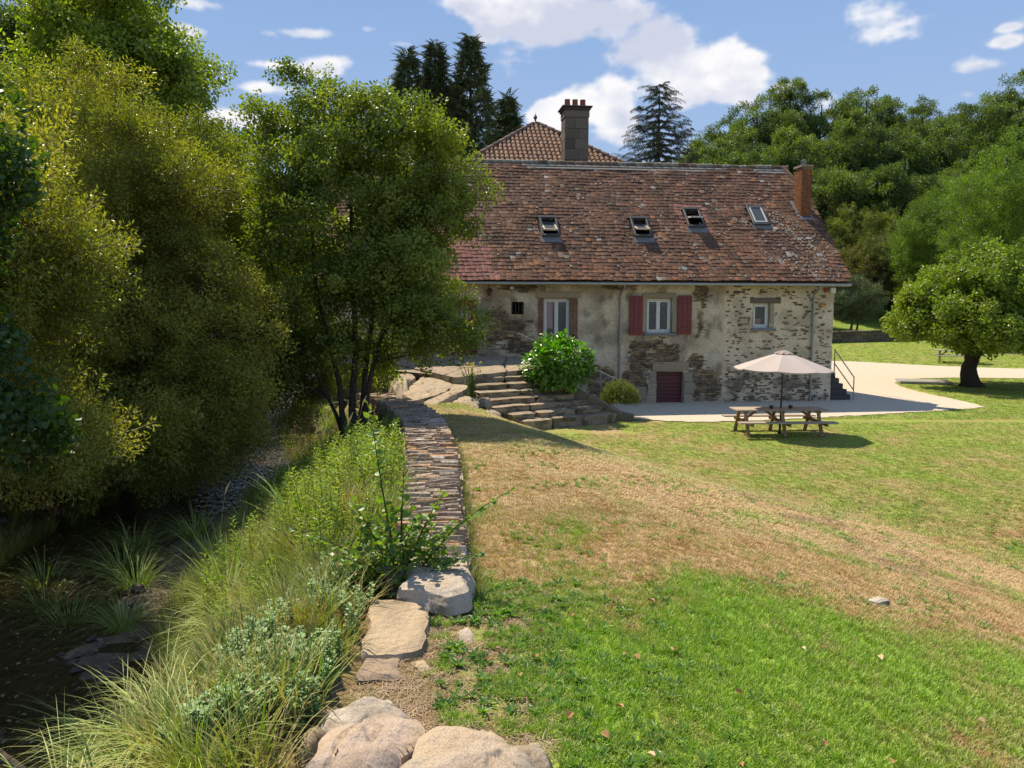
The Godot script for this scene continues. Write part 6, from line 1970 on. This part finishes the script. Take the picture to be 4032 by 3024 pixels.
		tag(o, q[3], "sedge", "dark sedge clumps in the stream")
	for q in [[-3.55, -9.6, "stand of tall upright iris reeds at the stream edge"], [-2.7, -9.9, "stand of broad reeds bending right toward the wall"]]:
		var o := part("reed_clump", clump_mesh(46, 0.75, 1.35, 0.026, 0.9, 0.42, 0.22, Color(0.2, 0.34, 0.06), Color(0.32, 0.44, 0.14), 6), mats["blade"], self)
		o.position = Vector3(q[0], ground_h(q[0], q[1]) - 0.03, q[1])
		tag(o, q[2], "reeds")
	# seed-headed grass stalks
	for q in [[-3.75, -9.7, 1.5, "tallest grass stalk with a pale seed head, over the dark stream"], [-3.35, -10.4, 1.35, "leaning grass stalk with a seed head, right of the tallest one"], [-2.95, -10.8, 1.3, "drooping seed-headed stalk above the yellow-green herbs"], [-2.4, -11.6, 1.2, "seed-headed stalk nearest the wall top"], [-2.1, -9.6, 1.1, "seed-headed stalk leaning across the slates"]]:
		var b := MB.new()
		var e := Vector3(R.randf_range(0.05, 0.35), q[2], 0)
		b.tube([Vector3.ZERO, Vector3(e.x * 0.3, q[2] * 0.6, 0), e], [0.004, 0.003, 0.002], 4, Color(0.4, 0.36, 0.2))
		b.tube([e, e + Vector3(0.03, 0.08, 0), e + Vector3(0.07, 0.16, 0)], [0.004, 0.012, 0.003], 6, Color(0.5, 0.4, 0.25))
		var o := partb("grass_stalk", b, mats["leaf_dull"], self)
		o.position = Vector3(q[0], ground_h(q[0], q[1]), q[1])
		tag(o, q[3], "grass stalk", "seed-headed stalks on the bank")
	# dark growth along the far bank and under the willows
	var area5 := func() -> Vector3:
		var z := R.randf_range(-36.0, -6.0)
		var x := stream_x(z) - 1.6 - 7.0 * pow(R.randf(), 1.4)
		if N2.get_noise_2d(x * 4.0, z * 4.0) < -0.08: return none
		return Vector3(x, ground_h(x, z), z)
	var tint5 := func(p: Vector3) -> Color: return vary(Color(0.26, 0.33, 0.06).lerp(Color(0.55, 0.43, 0.19), R.randf() * R.randf()), 0.25)
	scatter("far_bank_growth", "rough grass and weeds on the shaded bank under the willows", g1, mats["blade"], 3500, area5, tint5, 0.8, 1.8)
	var area6 := func() -> Vector3:
		var z := R.randf_range(-30.0, -15.0)
		var x := w_left(z) - 0.1 - 1.9 * R.randf()
		return Vector3(x, ground_h(x, z), z)
	scatter("wall_foot_growth", "weeds and grass at the shaded foot of the far wall", g1, mats["blade"], 800, area6, tint5, 0.8, 1.5)
	# stones and litter of the stream bed
	var pb := MB.new()
	pb.box(Transform3D(), Vector3(0.16, 0.08, 0.12), Color(1, 1, 1), 0.03, 0.02, R)
	var area7 := func() -> Vector3:
		var z := R.randf_range(-26.0, -5.5)
		var x := stream_x(z) + R.randf_range(-3.0, 2.6)
		return Vector3(x, ground_h(x, z) + 0.02, z)
	var tint7 := func(p: Vector3) -> Color: return vary(Color(0.11, 0.09, 0.07).lerp(Color(0.28, 0.23, 0.18), R.randf() * R.randf()), 0.2)
	scatter("stream_stones", "small wet stones lying in the stream bed", pb.mesh(), mats["schist"], 900, area7, tint7, 0.35, 1.9)
	var dl := MB.new()
	dl.leaf(Vector3(0, 0.01, -0.03), Vector3(0, 0.1, 1).normalized(), Vector3.UP, 0.07, 0.045, Color(1, 1, 1), 0.2, true)
	var area8 := func() -> Vector3:
		var z := R.randf_range(-15.0, -5.0)
		var x := stream_x(z) + R.randf_range(-2.2, 3.4)
		return Vector3(x, maxf(ground_h(x, z), -0.395) + 0.012, z)
	var tint8 := func(p: Vector3) -> Color: return vary(Color(0.34, 0.22, 0.1).lerp(Color(0.16, 0.1, 0.06), R.randf()), 0.25)
	scatter("leaf_litter", "brown fallen leaves on the mud and water of the stream", dl.mesh(), mats["leaf_dull"], 1100, area8, tint8, 0.4, 1.0)
	var bb := MB.new()
	bb.tube([Vector3(-5.6, -0.3, -6.6), Vector3(-4.9, -0.36, -7.0), Vector3(-4.35, -0.42, -6.7)], [0.07, 0.06, 0.03], 8, Color(0.2, 0.15, 0.11))
	tag(partb("fallen_branch", bb, mats["bark"], self), "bare fallen branch lying in the mud at the bottom left", "branch")

func make_grass() -> void:
	# mown lawn: short tufts near the camera, sparser further off
	var t1 := clump_mesh(11, 0.03, 0.068, 0.0055, 0.9, 0.9, 0.03, Color(1, 1, 1), Color(0.85, 0.9, 0.8), 2)
	var t2 := clump_mesh(16, 0.03, 0.07, 0.009, 0.9, 1.1, 0.075, Color(1, 1, 1), Color(0.85, 0.9, 0.8), 2)
	var T := []
	var C := PackedColorArray()
	var T2 := []
	var C2 := PackedColorArray()
	var i := 0
	while i < 34000:
		i += 1
		var z := -2.6 - 6.6 * pow(R.randf(), 0.85)
		var x := R.randf_range(-0.6, 0.68 * -z + 0.2)
		if x < w_right(z) + 0.02 - 0.0 and z < -5.8: continue
		if x < 0.15 and z > -5.8:
			if N2.get_noise_2d(x * 18.0, z * 18.0) < 0.02 + 0.25 * smoothstep(0.1, -0.4, x): continue
		if x < 0.24 and z > -4.08: continue
		var d := dryness(x, z)
		var k := lawn_col(x, z)
		T.append(Transform3D(Basis(Vector3.UP, R.randf() * TAU).scaled(Vector3(1, R.randf_range(0.55, 1.2) * (1.05 - 0.45 * d), 1)), Vector3(x, ground_h(x, z) - 0.014, z)))
		C.append(vary(Color(k.r * 1.12, k.g * 1.12, k.b * 1.1), 0.25))
	i = 0
	while i < 46000:
		i += 1
		var z := -8.6 - 18.0 * pow(R.randf(), 1.3)
		var x := R.randf_range(w_right(z) + 0.05, 0.68 * -z + 0.5)
		if x > 3.6 and z < -25.3: continue
		if x < 3.8 and x > -1.5 and z < -23.0 and x < 3.8 - (z + 23.0) * -0.4: continue
		var d := dryness(x, z)
		var k := lawn_col(x, z)
		T2.append(Transform3D(Basis(Vector3.UP, R.randf() * TAU).scaled(Vector3(1, R.randf_range(0.5, 1.1) * (1.05 - 0.5 * d), 1)), Vector3(x, ground_h(x, z) - 0.014, z)))
		C2.append(vary(Color(k.r * 1.1, k.g * 1.1, k.b * 1.1), 0.22))
	i = 0
	var T3 := []
	var C3 := PackedColorArray()
	var gap := PackedVector2Array([Vector2(3, -25.3), Vector2(9, -25.7), Vector2(17.7, -29), Vector2(18.5, -38), Vector2(22, -40.2), Vector2(60, -38), Vector2(60, -44), Vector2(26, -45), Vector2(21, -48), Vector2(3, -50)])
	while i < 16000:
		i += 1
		var z := R.randf_range(-62.0, -26.0)
		var x := R.randf_range(10.0, 0.7 * -z)
		if Geometry2D.is_point_in_polygon(Vector2(x, z), gap): continue
		var k := lawn_col(x, z)
		T3.append(Transform3D(Basis(Vector3.UP, R.randf() * TAU).scaled(Vector3(1.8, R.randf_range(0.6, 1.3), 1.8)), Vector3(x, ground_h(x, z) - 0.014, z)))
		C3.append(vary(Color(k.r * 1.05, k.g * 1.1, k.b * 1.05), 0.25))
	tag(multi("lawn_grass", t2, mats["blade"], T3, C3, self), "grass of the lawn around the linden beyond the gravel path", "", "", "stuff")
	tag(multi("lawn_grass", t1, mats["blade"], T, C, self), "short mown grass of the near lawn", "", "", "stuff")
	tag(multi("lawn_grass", t2, mats["blade"], T2, C2, self), "short dry and green grass of the lawn further off", "", "", "stuff")
	# taller edge along the foot of the wall and the path
	var e1 := clump_mesh(12, 0.05, 0.14, 0.007, 0.8, 0.8, 0.05, Color(1, 1, 1), Color(0.8, 0.85, 0.7), 3)
	var area := func() -> Vector3:
		var z := -2.0 - 20.0 * R.randf()
		if z > -6.0: return Vector3(0, 0, 1)
		var x := w_right(z) + R.randf_range(0.0, 0.12)
		return Vector3(x, ground_h(x, z) - 0.01, z)
	var tint := func(p: Vector3) -> Color: return vary(Color(0.15, 0.2, 0.05).lerp(Color(0.36, 0.28, 0.13), R.randf()), 0.2)
	scatter("edge_grass", "uncut grass along the foot of the stone wall", e1, mats["blade"], 900, area, tint, 0.6, 1.3)
	# broad-leaved weeds in the near lawn
	var wd := MB.new()
	for j in 8:
		var a := TAU * j / 8.0 + R.randf_range(-0.3, 0.3)
		wd.leaf(Vector3.ZERO, Vector3(cos(a), R.randf_range(0.35, 0.9), sin(a)).normalized(), Vector3.UP, R.randf_range(0.06, 0.11), 0.028, vary(Color(1, 1, 1), 0.15), 0.2, true)
	var area2 := func() -> Vector3:
		var z := R.randf_range(-6.5, -3.2)
		var x := -0.45 + 2.3 * R.randf() * R.randf()
		if x < 0.3 and z > -4.3: return Vector3(0, 0, 1)
		if x < -0.2 and z > -5.6 and N2.get_noise_2d(x * 15.0, z * 15.0) < 0.05: return Vector3(0, 0, 1)
		if z < -5.7 and x < w_right(z) + 0.05: return Vector3(0, 0, 1)
		return Vector3(x, ground_h(x, z) - 0.01, z)
	var tint2 := func(p: Vector3) -> Color: return vary(Color(0.16, 0.3, 0.06), 0.2)
	scatter("lawn_weeds", "broad-leaved weeds and clover in the near lawn", wd.mesh(), mats["leaf"], 420, area2, tint2, 0.35, 0.95)
	var area9 := func() -> Vector3:
		var z := R.randf_range(-15.0, -6.5)
		var x := R.randf_range(w_right(z) + 0.1, 0.66 * -z)
		if N2.get_noise_2d(x * 7.0 + 11.0, z * 5.0) < 0.1: return Vector3(0, 0, 1)
		return Vector3(x, ground_h(x, z) - 0.01, z)
	var tint9 := func(p: Vector3) -> Color: return vary(Color(0.2, 0.31, 0.06), 0.25)
	scatter("dry_lawn_weeds", "low green weeds scattered over the dry part of the lawn", wd.mesh(), mats["leaf"], 900, area9, tint9, 0.3, 0.75)
	# thin dry litter on the soil path beside the slabs
	var lt := MB.new()
	for j in 7:
		var a := R.randf() * TAU
		lt.blade(Vector3(R.randf_range(-0.04, 0.04), 0.003, R.randf_range(-0.04, 0.04)), Vector3(cos(a), R.randf_range(0.02, 0.25), sin(a)).normalized(), R.randf_range(0.03, 0.08), 0.004, 0.3, 2, Color(1, 1, 1), Color(0.9, 0.8, 0.7))
	var area3 := func() -> Vector3:
		var z := R.randf_range(-6.3, -3.9)
		var x := R.randf_range(-0.95, 0.35)
		return Vector3(x, ground_h(x, z) - 0.004, z)
	var tint3 := func(p: Vector3) -> Color: return vary(Color(0.42, 0.3, 0.17).lerp(Color(0.22, 0.14, 0.08), R.randf()), 0.2)
	scatter("dry_litter", "dry grass litter on the bare soil between slabs and lawn", lt.mesh(), mats["leaf_dull"], 1600, area3, tint3, 0.6, 1.3)

# ---------------------------------------------------------------- small things
func make_small() -> void:
	# shrub that leans over the wall
	var base := Vector3(-0.95, 1.36, -6.42)
	var sh := thing("elm_shrub", "young shrub with long leafy shoots leaning over the near end of the wall", "shrub", base)
	var tips := [[-1.17, 2.98, -6.35], [-0.9, 2.5, -6.5], [0.03, 2.32, -6.2], [-1.8, 1.98, -6.2], [-1.36, 2.14, -6.5], [-0.23, 1.8, -6.1], [-0.56, 2.23, -6.4], [-1.5, 1.8, -6.1], [-0.77, 2.1, -6.2], [-1.05, 1.95, -6.1], [-0.5, 1.9, -6.7]]
	var count := 0
	var leafm := []
	for i in 8:
		var b := MB.new()
		b.leaf(Vector3.ZERO, Vector3.UP, Vector3.BACK, 0.085, 0.06, vary(Color(0.13, 0.24, 0.045).lerp(Color(0.24, 0.36, 0.08), i / 7.0), 0.12), 0.14, true)
		leafm.append(b.mesh())
	var st := MB.new()
	for q in tips:
		var tip := Vector3(q[0], q[1], q[2]) - base
		var mid := tip * 0.45 + Vector3(0, 0.12 * tip.length(), 0) + rdir() * 0.04
		st.tube([Vector3.ZERO, tip * 0.2 + Vector3(0, 0.05, 0), mid, mid.lerp(tip, 0.5) + Vector3(0, 0.02, 0), tip], [0.013, 0.01, 0.007, 0.004, 0.002], 5, Color(0.13, 0.09, 0.065))
		var ln := tip.length()
		var n := int(clampf(ln * 16.0 + 8.0, 10.0, 34.0))
		for i in n:
			if count >= 296: break
			var t := 0.22 + 0.78 * (i + 0.5) / n
			var p := (tip * 0.2 + Vector3(0, 0.05, 0)).lerp(mid, (t - 0.2) / 0.3) if t < 0.5 else mid.lerp(tip, (t - 0.5) / 0.5)
			var ax := (tip - mid).normalized()
			var sd := ax.cross(Vector3.UP).normalized() * (1.0 if i % 2 else -1.0)
			if absf(ax.y) > 0.8: sd = Vector3(cos(i * 2.4), 0, sin(i * 2.4))
			var d := (sd + ax * 0.5 + rdir() * 0.35).normalized()
			var up := (Vector3.UP * 0.6 + rdir()).normalized()
			var x := d.cross(up).normalized()
			var o := part("leaf", leafm[R.randi() % 8], mats["leaf"], sh)
			o.transform = Transform3D(Basis(x, d, x.cross(d)).scaled(Vector3.ONE * R.randf_range(0.8, 1.2) * (1.0 - 0.35 * maxf(0.0, t - 0.75) * 4.0)), p)
			count += 1
	partb("stems", st, mats["bark"], sh)
	var core := MB.new()
	for i in 950:
		var d := rdir()
		var p := Vector3(d.x * 0.58, absf(d.y) * 0.72 + 0.02, d.z * 0.36) * pow(R.randf(), 0.5)
		core.leaf(p, (rdir() + Vector3(0, 0.2, 0)).normalized(), (Vector3.UP + rdir() * 0.7).normalized(), 0.068, 0.048, vary(Color(0.15, 0.23, 0.05), 0.3), 0.15, true)
	tag(partb("inner_leaves", core, mats["leaf"], sh), "", "", "", "stuff")
	# fallen leaves on the lawn
	var dm := []
	for i in 4:
		var b := MB.new()
		var k: Color = [Color(0.34, 0.16, 0.06), Color(0.5, 0.33, 0.18), Color(0.2, 0.075, 0.035), Color(0.42, 0.23, 0.09)][i]
		b.leaf(Vector3(0, 0.01, -0.04), Vector3(0, 0.12, 1).normalized(), Vector3.UP, 0.1, 0.07, k, 0.35, true)
		dm.append(b.mesh())
	var spots := [[0.76, -5.05, 1, "pale curled leaf pair on a bare spot of the lawn"], [0.83, -5.0, 3, "brown leaf of the pale pair, the right-hand one"], [1.1, -5.1, 1, "light leaf lying a little right of the pale pair"], [0.15, -5.0, 0, "small leaf in the weeds at the left of the lawn, level with the broad slab"], [1.35, -4.5, 2, "dark red-brown leaf standing up in the green lawn"], [1.98, -5.15, 1, "left one of three pale leaves in the middle distance of the green lawn"], [2.15, -5.2, 3, "middle one of three pale leaves in the middle distance of the green lawn"], [2.5, -5.15, 1, "yellowish right one of three pale leaves in the middle of the green lawn"], [0.62, -4.35, 0, "brown leaf in the weeds right of the boulders"], [0.5, -4.05, 3, "small leaf between the boulder group and the pale pair"], [0.33, -4.25, 0, "brown curled leaf near the low cracked boulder"], [1.15, -3.75, 0, "rust-coloured leaf nearest the bottom edge"], [1.65, -3.95, 2, "dark curled leaf low in the green lawn near its bottom centre"], [0.72, -3.85, 1, "pale leaf lying flat at the bottom of the lawn"], [1.95, -3.8, 3, "tan leaf at the bottom right of the lawn"], [0.2, -5.4, 2, "dark leaf at the lawn edge beside the broad yellowish slab"], [0.05, -4.75, 3, "brown leaf on the dry soil beside the flat fragment"], [-0.15, -4.95, 0, "small leaf on the dry soil left of the weeds"], [1.1, -6.0, 2, "dark leaf where the green lawn turns dry"], [-0.1, -5.1, 2, "dark leaf on the soil beside the tiny pale stone"], [0.45, -5.7, 0, "leaf in the grass just below the dry band near the wall"], [2.75, -4.4, 1, "pale leaf by the dry patch at the right side of the lawn"], [2.3, -3.75, 1, "pale leaf at the bottom right edge of the lawn"]]
	for q in spots:
		var o := part("fallen_leaf", dm[q[2]], mats["leaf_dull"], self)
		o.transform = Transform3D(Basis(Vector3.UP, R.randf() * TAU).rotated(Vector3.RIGHT, R.randf_range(-0.5, 0.5)).scaled(Vector3.ONE * R.randf_range(0.4, 0.75)), Vector3(q[0], ground_h(q[0], q[1]) + 0.025, q[1]))
		tag(o, q[3] if q[3] else "small dry brown leaf lying in the near lawn", "leaf", "dead leaves on the lawn")
